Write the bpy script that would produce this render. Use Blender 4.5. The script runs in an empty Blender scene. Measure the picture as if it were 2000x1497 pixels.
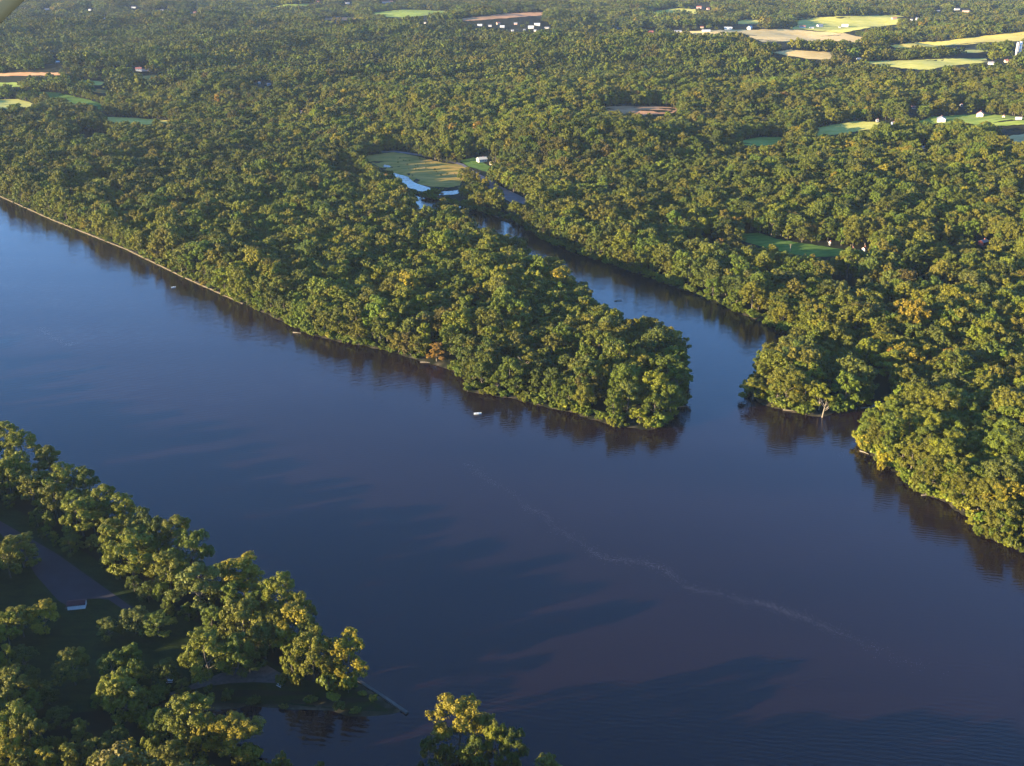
import bpy, math, random
import numpy as np
from mathutils import Vector, Matrix
from mathutils.bvhtree import BVHTree
from mathutils.geometry import delaunay_2d_cdt

random.seed(7)
rng = np.random.default_rng(11)
R = math.radians
sc = bpy.context.scene
COL = sc.collection

# ------------------------------------------------------------------ camera
H = 318.0
TH = R(22.5)
F = 2097.0
CT, ST = math.cos(TH), math.sin(TH)
camd = bpy.data.cameras.new('camera')
cam = bpy.data.objects.new('camera', camd)
COL.objects.link(cam)
cam.location = (0, 0, H)
cam.rotation_euler = (math.pi / 2 - TH, 0, 0)
camd.sensor_width = 36
camd.lens = F / 2000 * 36
camd.clip_start = 0.1
camd.clip_end = 30000
sc.camera = cam

SUN_AZ = R(23)      # shadows run this far forward of due right
SUN_EL = R(9.8)

def gp(px, py, z=0.0):
    """picture point of the photograph -> world point at height z"""
    v = py - 748.5
    down = v * CT + F * ST
    fwd = F * CT - v * ST
    k = (H - z) / down
    return ((px - 1000) * k, fwd * k)

def ray(px, py):
    v = py - 748.5
    return Vector((px - 1000, F * CT - v * ST, -(v * CT + F * ST))).normalized()

def project(x, y, z):
    dz = z - H
    depth = y * CT - dz * ST
    up = y * ST + dz * CT
    return 1000 + F * x / depth, 748.5 - F * up / depth

# ------------------------------------------------------------------ numpy helpers
def _hash(ix, iy, seed):
    h = (ix.astype(np.int64) * 374761393 + iy.astype(np.int64) * 668265263 + seed * 974711) & 0xffffffff
    h = ((h ^ (h >> 13)) * 1274126177) & 0xffffffff
    return ((h ^ (h >> 16)) & 0xffff) / 65535.0

def vn(x, y, seed=0):
    x = np.asarray(x, float); y = np.asarray(y, float)
    ix = np.floor(x); iy = np.floor(y)
    fx = x - ix; fy = y - iy
    fx = fx * fx * (3 - 2 * fx); fy = fy * fy * (3 - 2 * fy)
    a = _hash(ix, iy, seed); b = _hash(ix + 1, iy, seed)
    c = _hash(ix, iy + 1, seed); d = _hash(ix + 1, iy + 1, seed)
    return (a * (1 - fx) + b * fx) * (1 - fy) + (c * (1 - fx) + d * fx) * fy

def fbm(x, y, seed=0, o=4):
    s = 0; a = 1; t = 0
    for k in range(o):
        s = s + a * vn(x, y, seed + k * 17); t += a
        x = np.asarray(x) * 2.03 + 11.3; y = np.asarray(y) * 2.03 - 7.7; a *= 0.5
    return s / t

def sst(a, b, x):
    t = np.clip((x - a) / (b - a), 0, 1)
    return t * t * (3 - 2 * t)

def inpoly(x, y, poly):
    x = np.asarray(x, float); y = np.asarray(y, float)
    c = np.zeros(x.shape, bool)
    n = len(poly)
    for i in range(n):
        x1, y1 = poly[i]; x2, y2 = poly[(i + 1) % n]
        if y1 == y2:
            continue
        m = ((y1 > y) != (y2 > y)) & (x < (x2 - x1) * (y - y1) / (y2 - y1) + x1)
        c ^= m
    return c

def polydist(x, y, poly):
    d = np.full(np.shape(x), 1e9)
    n = len(poly)
    for i in range(n):
        x1, y1 = poly[i]; x2, y2 = poly[(i + 1) % n]
        dx, dy = x2 - x1, y2 - y1
        L = dx * dx + dy * dy + 1e-9
        t = np.clip(((x - x1) * dx + (y - y1) * dy) / L, 0, 1)
        d = np.minimum(d, np.hypot(x - x1 - t * dx, y - y1 - t * dy))
    return d

# ------------------------------------------------------------------ water outlines (photo points on the water plane)
MAIN = [(-700, 75), (-500, 165), (-250, 273), (0, 383), (100, 428), (250, 488), (350, 537), (470, 592), (560, 632),
        (600, 652), (660, 668), (750, 684), (830, 708), (880, 722), (912, 742), (905, 764), (940, 770), (1000, 778),
        (1050, 792), (1120, 808), (1200, 832), (1262, 843), (1300, 832), (1322, 810), (1335, 770), (1340, 735),
        (1332, 705), (1305, 682), (1265, 668), (1225, 664), (1190, 640), (1150, 592), (1105, 562), (1050, 520),
        (1000, 484), (950, 458), (905, 434), (870, 420), (835, 411), (805, 404), (782, 392), (772, 378),
        (800, 380), (850, 392), (900, 404), (955, 420), (1005, 434), (1060, 470), (1120, 495), (1200, 521),
        (1280, 549), (1350, 573), (1415, 601), (1480, 627), (1532, 650), (1566, 657), (1552, 676), (1540, 692),
        (1515, 706), (1490, 724), (1472, 748), (1470, 775), (1490, 791), (1530, 803), (1600, 815), (1645, 804),
        (1680, 796), (1720, 790), (1760, 783), (1812, 774), (1815, 783), (1770, 794), (1722, 802), (1697, 817),
        (1682, 842), (1678, 873), (1720, 905), (1752, 928), (1800, 965), (1850, 985), (1895, 1012), (1902, 1042),
        (1950, 1062), (2000, 1080), (2200, 1165), (2600, 1330), (3000, 1500), (3000, 2000), (1250, 2000),
        (1190, 1640), (1120, 1585), (1050, 1575), (1010, 1535), (970, 1506), (900, 1496), (845, 1512), (780, 1560),
        (700, 1580), (600, 1560), (545, 1530), (505, 1492), (440, 1446), (370, 1420), (320, 1410), (290, 1402),
        (300, 1396), (340, 1390), (390, 1386), (500, 1384), (600, 1388), (700, 1397), (796, 1397), (790, 1389),
        (700, 1331), (500, 1205), (300, 1083), (0, 903), (-500, 600), (-1100, 240)]
POND = [(756, 333), (797, 345), (812, 359), (842, 367), (845, 375), (822, 374), (788, 364), (769, 348)]
POND2 = [(853, 376), (898, 371), (902, 377), (880, 381), (852, 382)]
POND3 = [(728, 320), (760, 322), (778, 329), (758, 328), (732, 324)]
WATERS = [[gp(*p) for p in q] for q in (MAIN, POND, POND2, POND3)]

def water_sd(x, y):
    x = np.asarray(x, float); y = np.asarray(y, float)
    out = np.full(x.shape, 400.0)
    m = (y < 2600) & (np.abs(x) < 3200)
    if m.any():
        xs, ys = x[m], y[m]
        r = np.full(xs.shape, 400.0)
        for q in WATERS:
            d = polydist(xs, ys, q)
            d[inpoly(xs, ys, q)] *= -1
            r = np.minimum(r, d)
        out[m] = r
    return out

HL = [gp(*p) for p in ((-900, 150), (-100, 190), (350, 250), (720, 292), (960, 330), (1100, 405), (1450, 452), (1750, 500), (2100, 560), (2700, 640))]
HLx = np.array([p[0] for p in HL]); HLy = np.array([p[1] for p in HL])

def gauss(x, y, cx, cy, sx, sy, rot=0.0):
    c, s = math.cos(rot), math.sin(rot)
    u = (x - cx) * c + (y - cy) * s; v = -(x - cx) * s + (y - cy) * c
    return np.exp(-(u / sx) ** 2 - (v / sy) ** 2)

RIDGE = gp(1500, 150)
RV = gp(240, 150)
def height(x, y):
    x = np.asarray(x, float); y = np.asarray(y, float)
    sd = water_sd(x, y)
    sd = sd + (vn(x / 9, y / 9, 5) - .5) * 5 * sst(2, 60, 60 - np.abs(sd)) * .8
    low = np.where(sd > 0, 1.7 * sst(0, 7, sd), -2.5 * sst(0, 8, -sd))
    low = low + np.where(sd > 7, (vn(x / 35, y / 35, 9) - .4) * 1.2 * sst(7, 30, sd), 0)
    hf = y - np.interp(x, HLx, HLy)
    k = sst(0, 350, hf)
    hill = 12 + 46 * (fbm(x / 520, y / 420, 31) - .3) + 34 * sst(200, 3800, hf) + 46 * (fbm(x / 300, y / 190, 77, 3) - .5)
    hill = hill + 26 * gauss(x, y, RIDGE[0] + 150, RIDGE[1], 900, 230, 0.05)
    hill = hill + 30 * gauss(x, y, RV[0] + 420, RV[1] + 420, 750, 150, 0.8) + 34 * gauss(x, y, RV[0] - 420, RV[1] + 900, 700, 170, 0.3)
    hill = hill + 22 * gauss(x, y, 150, RIDGE[1] + 100, 650, 130, -.12) + 20 * gauss(x, y, -300, RIDGE[1] + 900, 900, 160, .1)
    return low + k * np.maximum(hill, 1.0)

# ------------------------------------------------------------------ materials
def mat(name):
    m = bpy.data.materials.new(name); m.use_nodes = True
    nt = m.node_tree
    return m, nt, nt.nodes['Principled BSDF']

def simple(name, c, rough=.75, var=.18, scale=1.2, metallic=0, spec=.3):
    m, nt, b = mat(name)
    tc = nt.nodes.new('ShaderNodeTexCoord')
    n = nt.nodes.new('ShaderNodeTexNoise'); n.inputs['Scale'].default_value = scale; n.inputs['Detail'].default_value = 5
    nt.links.new(tc.outputs['Object'], n.inputs['Vector'])
    r = nt.nodes.new('ShaderNodeValToRGB')
    r.color_ramp.elements[0].position = .3; r.color_ramp.elements[1].position = .7
    r.color_ramp.elements[0].color = tuple(v * (1 - var) for v in c) + (1,)
    r.color_ramp.elements[1].color = tuple(min(1, v * (1 + var)) for v in c) + (1,)
    nt.links.new(n.outputs['Fac'], r.inputs['Fac'])
    nt.links.new(r.outputs['Color'], b.inputs['Base Color'])
    b.inputs['Roughness'].default_value = rough; b.inputs['Metallic'].default_value = metallic
    b.inputs['Specular IOR Level'].default_value = spec
    return m

def foliage_mat():
    m, nt, b = mat('foliage')
    N, L = nt.nodes, nt.links
    at = N.new('ShaderNodeAttribute'); at.attribute_type = 'INSTANCER'; at.attribute_name = 'tint'
    tv = N.new('ShaderNodeAttribute'); tv.attribute_type = 'GEOMETRY'; tv.attribute_name = 'tv'
    ge = N.new('ShaderNodeNewGeometry')
    mr = N.new('ShaderNodeMapRange'); mr.inputs['To Min'].default_value = .78; mr.inputs['To Max'].default_value = 1.25
    L.new(ge.outputs['Random Per Island'], mr.inputs['Value'])
    tc = N.new('ShaderNodeTexCoord')
    no = N.new('ShaderNodeTexNoise'); no.inputs['Scale'].default_value = .35; no.inputs['Detail'].default_value = 2
    L.new(tc.outputs['Object'], no.inputs['Vector'])
    m2 = N.new('ShaderNodeMapRange'); m2.inputs['From Min'].default_value = .3; m2.inputs['From Max'].default_value = .7
    m2.inputs['To Min'].default_value = .72; m2.inputs['To Max'].default_value = 1.3
    L.new(no.outputs['Fac'], m2.inputs['Value'])
    mu = N.new('ShaderNodeMath'); mu.operation = 'MULTIPLY'
    L.new(mr.outputs[0], mu.inputs[0]); L.new(m2.outputs[0], mu.inputs[1])
    mu2 = N.new('ShaderNodeMath'); mu2.operation = 'MULTIPLY'
    L.new(mu.outputs[0], mu2.inputs[0]); L.new(tv.outputs['Fac'], mu2.inputs[1])
    vm = N.new('ShaderNodeVectorMath'); vm.operation = 'SCALE'
    L.new(at.outputs['Color'], vm.inputs[0]); L.new(mu2.outputs[0], vm.inputs['Scale'])
    # some islands lean towards yellow
    hs = N.new('ShaderNodeHueSaturation')
    m3 = N.new('ShaderNodeMapRange'); m3.inputs['To Min'].default_value = .506; m3.inputs['To Max'].default_value = .490
    L.new(no.outputs['Fac'], m3.inputs['Value']); L.new(m3.outputs[0], hs.inputs['Hue'])
    L.new(vm.outputs[0], hs.inputs['Color'])
    L.new(hs.outputs['Color'], b.inputs['Base Color'])
    b.inputs['Roughness'].default_value = .6
    b.inputs['Specular IOR Level'].default_value = .25
    tr = N.new('ShaderNodeBsdfTranslucent'); L.new(hs.outputs['Color'], tr.inputs['Color'])
    mx = N.new('ShaderNodeMixShader'); mx.inputs['Fac'].default_value = .15
    L.new(b.outputs[0], mx.inputs[1]); L.new(tr.outputs[0], mx.inputs[2])
    L.new(mx.outputs[0], N['Material Output'].inputs['Surface'])
    return m

M_FOL = foliage_mat()
M_BARK = simple('bark', (.13, .105, .08), .9, .35, 3)
M_PALEBARK = simple('pale_bark', (.22, .18, .13), .9, .3, 3)

def ground_mat():
    m, nt, b = mat('ground')
    N, L = nt.nodes, nt.links
    at = N.new('ShaderNodeAttribute'); at.attribute_name = 'mud'
    tc = N.new('ShaderNodeTexCoord')
    n1 = N.new('ShaderNodeTexNoise'); n1.inputs['Scale'].default_value = .02; n1.inputs['Detail'].default_value = 8; n1.inputs['Roughness'].default_value = .65
    L.new(tc.outputs['Object'], n1.inputs['Vector'])
    r = N.new('ShaderNodeValToRGB')
    r.color_ramp.elements[0].position = .35; r.color_ramp.elements[0].color = (.008, .010, .005, 1)
    r.color_ramp.elements[1].position = .68; r.color_ramp.elements[1].color = (.022, .023, .010, 1)
    L.new(n1.outputs['Fac'], r.inputs['Fac'])
    n2 = N.new('ShaderNodeTexNoise'); n2.inputs['Scale'].default_value = .4; n2.inputs['Detail'].default_value = 6
    L.new(tc.outputs['Object'], n2.inputs['Vector'])
    r2 = N.new('ShaderNodeValToRGB')
    r2.color_ramp.elements[0].position = .3; r2.color_ramp.elements[0].color = (.05, .04, .026, 1)
    r2.color_ramp.elements[1].position = .7; r2.color_ramp.elements[1].color = (.15, .12, .08, 1)
    L.new(n2.outputs['Fac'], r2.inputs['Fac'])
    mx = N.new('ShaderNodeMix'); mx.data_type = 'RGBA'
    L.new(at.outputs['Fac'], mx.inputs['Factor'])
    L.new(r.outputs['Color'], mx.inputs['A']); L.new(r2.outputs['Color'], mx.inputs['B'])
    L.new(mx.outputs['Result'], b.inputs['Base Color'])
    b.inputs['Roughness'].default_value = .95; b.inputs['Specular IOR Level'].default_value = .1
    return m

def field_mat(name, c1, c2, scale=.03, stripe=0.0):
    m, nt, b = mat(name)
    N, L = nt.nodes, nt.links
    tc = N.new('ShaderNodeTexCoord')
    mp = N.new('ShaderNodeMapping'); mp.inputs['Rotation'].default_value = (0, 0, .2); mp.inputs['Scale'].default_value = (1, 2.5, 1)
    L.new(tc.outputs['Object'], mp.inputs['Vector'])
    n = N.new('ShaderNodeTexNoise'); n.inputs['Scale'].default_value = scale; n.inputs['Detail'].default_value = 9; n.inputs['Roughness'].default_value = .62
    L.new(mp.outputs[0], n.inputs['Vector'])
    r = N.new('ShaderNodeValToRGB')
    r.color_ramp.elements[0].position = .38; r.color_ramp.elements[0].color = c1 + (1,)
    r.color_ramp.elements[1].position = .62; r.color_ramp.elements[1].color = c2 + (1,)
    L.new(n.outputs['Fac'], r.inputs['Fac'])
    L.new(r.outputs['Color'], b.inputs['Base Color'])
    b.inputs['Roughness'].default_value = .95; b.inputs['Specular IOR Level'].default_value = .1
    bp = N.new('ShaderNodeBump'); bp.inputs['Strength'].default_value = .6; bp.inputs['Distance'].default_value = .4
    n3 = N.new('ShaderNodeTexNoise'); n3.inputs['Scale'].default_value = .5; n3.inputs['Detail'].default_value = 4
    L.new(tc.outputs['Object'], n3.inputs['Vector']); L.new(n3.outputs['Fac'], bp.inputs['Height'])
    L.new(bp.outputs[0], b.inputs['Normal'])
    return m

def water_mat():
    m, nt, b = mat('river_water')
    N, L = nt.nodes, nt.links
    tc = N.new('ShaderNodeTexCoord')
    big = N.new('ShaderNodeTexNoise'); big.inputs['Scale'].default_value = .006; big.inputs['Detail'].default_value = 4
    mpb = N.new('ShaderNodeMapping'); mpb.inputs['Rotation'].default_value = (0, 0, R(38)); mpb.inputs['Scale'].default_value = (.45, 1.8, 1)
    L.new(tc.outputs['Object'], mpb.inputs['Vector']); L.new(mpb.outputs[0], big.inputs['Vector'])
    r = N.new('ShaderNodeValToRGB')
    r.color_ramp.elements[0].position = .35; r.color_ramp.elements[0].color = (.009, .0045, .0065, 1)
    r.color_ramp.elements[1].position = .7; r.color_ramp.elements[1].color = (.0155, .007, .009, 1)
    L.new(big.outputs['Fac'], r.inputs['Fac']); L.new(r.outputs['Color'], b.inputs['Base Color'])
    b.inputs['IOR'].default_value = 1.38
    b.inputs['Roughness'].default_value = .06
    mp = N.new('ShaderNodeMapping'); mp.inputs['Rotation'].default_value = (0, 0, R(20)); mp.inputs['Scale'].default_value = (.35, 1.25, 1)
    L.new(tc.outputs['Object'], mp.inputs['Vector'])
    n1 = N.new('ShaderNodeTexNoise'); n1.inputs['Scale'].default_value = .42; n1.inputs['Detail'].default_value = 3; n1.inputs['Distortion'].default_value = .6
    L.new(mp.outputs[0], n1.inputs['Vector'])
    wv = N.new('ShaderNodeTexWave'); wv.wave_type = 'BANDS'; wv.bands_direction = 'Y'
    wv.inputs['Scale'].default_value = .11; wv.inputs['Distortion'].default_value = 7; wv.inputs['Detail'].default_value = 2; wv.inputs['Detail Scale'].default_value = .6
    mpw = N.new('ShaderNodeMapping'); mpw.inputs['Rotation'].default_value = (0, 0, R(12))
    L.new(tc.outputs['Object'], mpw.inputs['Vector']); L.new(mpw.outputs[0], wv.inputs['Vector'])
    ad = N.new('ShaderNodeMath'); ad.operation = 'MULTIPLY_ADD'; ad.inputs[1].default_value = .5
    L.new(wv.outputs['Fac'], ad.inputs[0]); L.new(n1.outputs['Fac'], ad.inputs[2])
    mr = N.new('ShaderNodeMapRange'); mr.inputs['From Min'].default_value = .35; mr.inputs['From Max'].default_value = .65
    mr.inputs['To Min'].default_value = .35; mr.inputs['To Max'].default_value = .8
    L.new(big.outputs['Fac'], mr.inputs['Value'])
    bp = N.new('ShaderNodeBump'); bp.inputs['Distance'].default_value = .12
    L.new(mr.outputs[0], bp.inputs['Strength'])
    L.new(ad.outputs[0], bp.inputs['Height']); L.new(bp.outputs[0], b.inputs['Normal'])
    return m

# ------------------------------------------------------------------ object helpers
def mesh_obj(name, verts, faces, m, parent=None, smooth=False):
    me = bpy.data.meshes.new(name)
    me.from_pydata([tuple(v) for v in verts], [], [tuple(f) for f in faces])
    if m:
        for q in (m if isinstance(m, list) else [m]):
            me.materials.append(q)
    if smooth:
        me.polygons.foreach_set('use_smooth', [True] * len(me.polygons))
    me.update()
    o = bpy.data.objects.new(name, me); COL.objects.link(o)
    if parent: o.parent = parent
    return o

def tag(o, label=None, cat=None, group=None, kind=None):
    if label: o['label'] = label
    if cat: o['category'] = cat
    if group: o['group'] = group
    if kind: o['kind'] = kind
    return o

def empty(name, loc, rz=0.0):
    o = bpy.data.objects.new(name, None); COL.objects.link(o)
    o.location = loc; o.rotation_euler = (0, 0, rz); o.empty_display_size = 1
    return o

class MB:
    def __init__(s): s.v = []; s.f = []
    def box(s, x0, x1, y0, y1, z0, z1):
        n = len(s.v)
        s.v += [(x0, y0, z0), (x1, y0, z0), (x1, y1, z0), (x0, y1, z0), (x0, y0, z1), (x1, y0, z1), (x1, y1, z1), (x0, y1, z1)]
        s.f += [tuple(n + i for i in q) for q in ((0, 3, 2, 1), (4, 5, 6, 7), (0, 1, 5, 4), (1, 2, 6, 5), (2, 3, 7, 6), (3, 0, 4, 7))]
        return s
    def tube(s, pts, rad, n=6):
        pts = [Vector(p) for p in pts]; b = len(s.v)
        for i, p in enumerate(pts):
            d = (pts[min(i + 1, len(pts) - 1)] - pts[max(i - 1, 0)]).normalized()
            a = d.orthogonal().normalized(); c = d.cross(a)
            for k in range(n):
                t = 2 * math.pi * k / n
                s.v.append(tuple(p + (a * math.cos(t) + c * math.sin(t)) * rad[i]))
        for i in range(len(pts) - 1):
            for k in range(n):
                s.f.append((b + i * n + k, b + i * n + (k + 1) % n, b + (i + 1) * n + (k + 1) % n, b + (i + 1) * n + k))
        s.f.append(tuple(b + (len(pts) - 1) * n + k for k in range(n)))
        s.f.append(tuple(b + k for k in reversed(range(n))))
        return s
    def add(s, vs, fs):
        n = len(s.v); s.v += [tuple(v) for v in vs]; s.f += [tuple(n + i for i in f) for f in fs]; return s
    def build(s, name, m, parent=None, smooth=False): return mesh_obj(name, s.v, s.f, m, parent, smooth)

# ------------------------------------------------------------------ terrain
def build_terrain():
    ys = [40.0]
    while ys[-1] < 560: ys.append(ys[-1] + 4.5)
    while ys[-1] < 13000: ys.append(ys[-1] * 1.0095)
    ys = np.array(ys); nt_ = 281
    ts = np.linspace(-1, 1, nt_)
    Y = np.repeat(ys[:, None], nt_, 1)
    X = ts[None, :] * (0.75 * Y + 330)
    Z = height(X.ravel(), Y.ravel())
    sd = water_sd(X.ravel(), Y.ravel())
    V = np.stack([X.ravel(), Y.ravel(), Z], 1)
    fs = []
    for j in range(len(ys) - 1):
        b = j * nt_
        for i in range(nt_ - 1):
            fs.append((b + i, b + i + 1, b + nt_ + i + 1, b + nt_ + i))
    o = mesh_obj('ground', V.tolist(), fs, ground_mat(), smooth=True)
    mud = np.clip(1 - (np.abs(sd - .3) / 2.6), 0, 1)
    a = o.data.attributes.new('mud', 'FLOAT', 'POINT'); a.data.foreach_set('value', mud.astype(np.float32))
    tag(o, 'dark leafy forest floor with tan muddy edges along the river', kind='structure')
    return o, BVHTree.FromPolygons(V.tolist(), fs)

ground, BVH = build_terrain()
def hit(px, py):
    p, n, i, d = BVH.ray_cast(Vector((0, 0, H)), ray(px, py))
    return p if p is not None else Vector(gp(px, max(py, 5)) + (0,))
def gz(x, y):
    p, n, i, d = BVH.ray_cast(Vector((x, y, 900)), Vector((0, 0, -1)))
    return p.z if p is not None else 0.0

WM = water_mat()
w = mesh_obj('river_water', [(-3600, 20, 0), (3600, 20, 0), (3600, 2700, 0), (-3600, 2700, 0)], [(0, 1, 2, 3)], WM)
tag(w, 'wide calm blue river with back channel and small ponds', kind='structure')

# ------------------------------------------------------------------ fields, roads (draped sheets)
def drape(name, poly, m, label, off=.25, jit=1.9, step=None, plane=None):
    pts = []
    n = len(poly)
    for i in range(n):
        a, b = poly[i], poly[(i + 1) % n]
        L = math.hypot(a[0] - b[0], a[1] - b[1]); k = max(1, int(L / 7))
        for q in range(k):
            t = q / k; j = jit if q else 0
            pts.append((a[0] + (b[0] - a[0]) * t + random.uniform(-j, j) * .7, a[1] + (b[1] - a[1]) * t + random.uniform(-j, j) * .35))
    W = [hit(*p) for p in pts]
    xs = [p.x for p in W]; ys = [p.y for p in W]
    cy = sum(ys) / len(ys)
    step = step or max(5, cy * .008)
    gx = np.arange(min(xs), max(xs), step); gy = np.arange(min(ys), max(ys), step)
    G = np.array([(a, b) for a in gx for b in gy]) if len(gx) and len(gy) else np.zeros((0, 2))
    P2 = [(p.x, p.y) for p in W]
    if len(G):
        ins = inpoly(G[:, 0], G[:, 1], P2) & (polydist(G[:, 0], G[:, 1], P2) > step * .45)
        G = G[ins]
    co = [Vector(p) for p in P2] + [Vector((float(a), float(b))) for a, b in G]
    r = delaunay_2d_cdt(co, [], [list(range(len(P2)))], 1, 1e-5)
    o_ = off + max(0, (cy - 1200)) * .00022
    V = [(v.x, v.y, gz(v.x, v.y) + o_) for v in r[0]]
    o = mesh_obj(name, V, r[2], m, smooth=True)
    tag(o, label, kind='structure')
    return o

GREEN = field_mat('green_field', (.17, .23, .035), (.28, .32, .06))
LAWN = field_mat('lawn_grass', (.06, .12, .02), (.12, .19, .03), .08)
TAN = field_mat('tan_field', (.52, .36, .14), (.64, .46, .20))
GOLD = field_mat('golden_field', (.54, .41, .08), (.64, .50, .12))
YGRN = field_mat('pale_green_field', (.38, .36, .08), (.52, .46, .12))
PINK = field_mat('pink_soil_field', (.34, .17, .085), (.44, .25, .13))
MARSH = field_mat('marsh_grass', (.19, .165, .03), (.44, .26, .06), .03)
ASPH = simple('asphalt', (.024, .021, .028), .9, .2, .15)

FIELDS = [
 ('field', [(-130, 199), (-20, 196), (35, 194), (84, 209), (40, 213), (-20, 213), (-130, 212)], YGRN, 'pale green hayfield at the left edge behind the river woods'),
 ('field', [(61, 180), (115, 182), (190, 200), (212, 212), (200, 217), (150, 205), (90, 192)], LAWN, 'long dark green strip of grass between hedgerows at left'),
 ('field', [(-100, 161), (38, 162), (46, 170), (-100, 173)], GREEN, 'small green pasture at the left edge'),
 ('field', [(-90, 147), (60, 142), (133, 143), (130, 147), (50, 149), (-90, 151)], PINK, 'thin reddish field strip at the far left'),
 ('field', [(183, 228), (260, 231), (332, 236), (338, 245), (228, 242)], GOLD, 'golden marsh strip inside the left woods'),
 ('marsh_meadow', [(146, 161), (175, 158), (205, 161), (198, 167), (160, 167)], YGRN, 'pale marshy opening in the left lowland'),
 ('marsh_meadow', [(160, 177), (195, 175), (232, 180), (200, 183)], MARSH, 'thin reedy strip in the left lowland below the pale opening'),
 ('marsh_meadow', [(255, 150), (300, 147), (330, 151), (290, 156)], MARSH, 'small reedy opening below the red-roofed hill house'),
 ('field', [(1830, 103), (1900, 98), (1960, 99), (1900, 104)], YGRN, 'thin pale strip between the golden field and broad green field'),
 ('field', [(518, 11), (605, 8), (602, 16), (555, 15)], GREEN, 'tiny green field near the top edge left of centre'),
 ('field', [(609, 37), (700, 34), (705, 40), (650, 41)], PINK, 'thin pink field strip below the far woods'),
 ('field', [(718, 26), (790, 19), (895, 23), (860, 28), (790, 35), (745, 34)], GREEN, 'far green pasture near the top edge centre'),
 ('field', [(860, 42), (940, 33), (993, 27), (1066, 24), (1068, 30), (982, 37), (926, 41)], PINK, 'far pinkish ploughed field above the white hamlet'),
 ('field', [(1247, 27), (1315, 17), (1366, 19), (1363, 27), (1300, 29)], YGRN, 'far pale green field right of centre near the top'),
 ('field', [(1168, 213), (1192, 208), (1280, 208), (1329, 212), (1315, 222), (1245, 227), (1182, 222)], PINK, 'reddish brown clear-cut patch in the middle of the forest'),
 ('field', [(1300, 63), (1422, 59), (1545, 58), (1600, 63), (1650, 66), (1690, 75), (1681, 83), (1597, 81), (1489, 83), (1468, 74), (1370, 71), (1300, 71)], TAN, 'large tan harvested field below the row of farm buildings'),
 ('field', [(1552, 37), (1650, 32), (1748, 30), (1765, 33), (1751, 49), (1702, 54), (1646, 65), (1545, 57), (1559, 49)], YGRN, 'pale green fields behind the row of farm buildings'),
 ('field', [(1426, 45), (1457, 39), (1496, 41), (1496, 46), (1450, 48)], YGRN, 'small pale field behind the white barn'),
 ('field', [(1503, 103), (1545, 98), (1601, 102), (1639, 102), (1636, 109), (1615, 118), (1573, 115), (1531, 108)], TAN, 'yellow tan field pocket behind the wooded ridge'),
 ('field', [(1678, 121), (1755, 119), (1860, 115), (1926, 115), (1930, 122), (1846, 130), (1818, 137), (1790, 137), (1727, 130)], YGRN, 'broad pale green field left of the two tall stacks'),
 ('field', [(1737, 89), (1797, 83), (1839, 82), (1920, 71), (2030, 60), (2030, 79), (1895, 87), (1825, 92), (1748, 94)], GOLD, 'long golden field running to the right edge'),
 ('field', [(1587, 252), (1615, 247), (1671, 237), (1734, 241), (1744, 247), (1685, 255), (1650, 262), (1590, 269)], YGRN, 'sunlit meadow pocket left of the white barn'),
 ('field', [(1436, 278), (1482, 269), (1524, 268), (1545, 273), (1517, 283), (1496, 286), (1457, 285)], GREEN, 'bright green pasture pocket among the hill trees'),
 ('field', [(1783, 240), (1825, 228), (1912, 224), (1965, 226), (2030, 233), (2030, 242), (1923, 248), (1860, 243)], GREEN, 'green farmyard grass around the white barn and farmhouse'),
 ('field', [(1937, 271), (2030, 258), (2030, 285), (1951, 278)], TAN, 'tan field corner at the right edge below the farm'),
 ('field', [(1977, 129), (2030, 130), (2030, 141)], TAN, 'small tan field corner below the two tall stacks'),
 ('field', [(1477, 236), (1510, 228), (1514, 234), (1482, 241)], PINK, 'tiny reddish clearing in the hill forest'),
 ('marsh_meadow', [(700, 306), (770, 298), (805, 304), (865, 319), (900, 322), (920, 332), (905, 350), (897, 367), (845, 366), (812, 360), (797, 346), (757, 335), (732, 322)], MARSH, 'orange and green marsh meadow beside the creek pond'),
 ('lawn', [(1444, 458), (1480, 455), (1519, 468), (1577, 477), (1642, 487), (1662, 494), (1636, 501), (1584, 503), (1532, 495), (1486, 482), (1447, 470)], LAWN, 'bright green lawn clearing behind the right bank woods'),
 ('lawn', [(895, 314), (925, 308), (958, 326), (950, 336), (915, 326)], LAWN, 'small green yard beside the cream building'),
]
for nm, poly, m, lab in FIELDS:
    drape(nm, poly, m, lab)
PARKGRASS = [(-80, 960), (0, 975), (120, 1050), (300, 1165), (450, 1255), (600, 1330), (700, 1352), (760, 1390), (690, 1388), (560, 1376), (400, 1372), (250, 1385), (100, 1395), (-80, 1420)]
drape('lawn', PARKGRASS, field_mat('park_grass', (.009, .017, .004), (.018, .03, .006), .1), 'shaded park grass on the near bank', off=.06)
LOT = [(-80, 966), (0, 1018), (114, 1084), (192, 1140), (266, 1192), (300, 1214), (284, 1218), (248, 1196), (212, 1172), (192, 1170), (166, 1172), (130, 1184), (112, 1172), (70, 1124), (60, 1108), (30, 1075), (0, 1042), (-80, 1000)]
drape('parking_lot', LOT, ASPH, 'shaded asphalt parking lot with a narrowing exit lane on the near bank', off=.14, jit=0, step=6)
PATH = [(330, 1354), (355, 1346), (394, 1330), (430, 1316), (496, 1296), (520, 1299), (552, 1318), (556, 1336), (500, 1333), (450, 1335), (400, 1342), (335, 1358)]
drape('path', PATH, simple('gravel', (.075, .062, .055), .95, .3, .5), 'gravel turnaround under the trees near the picnic tables', off=.14, jit=0, step=6)
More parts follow.
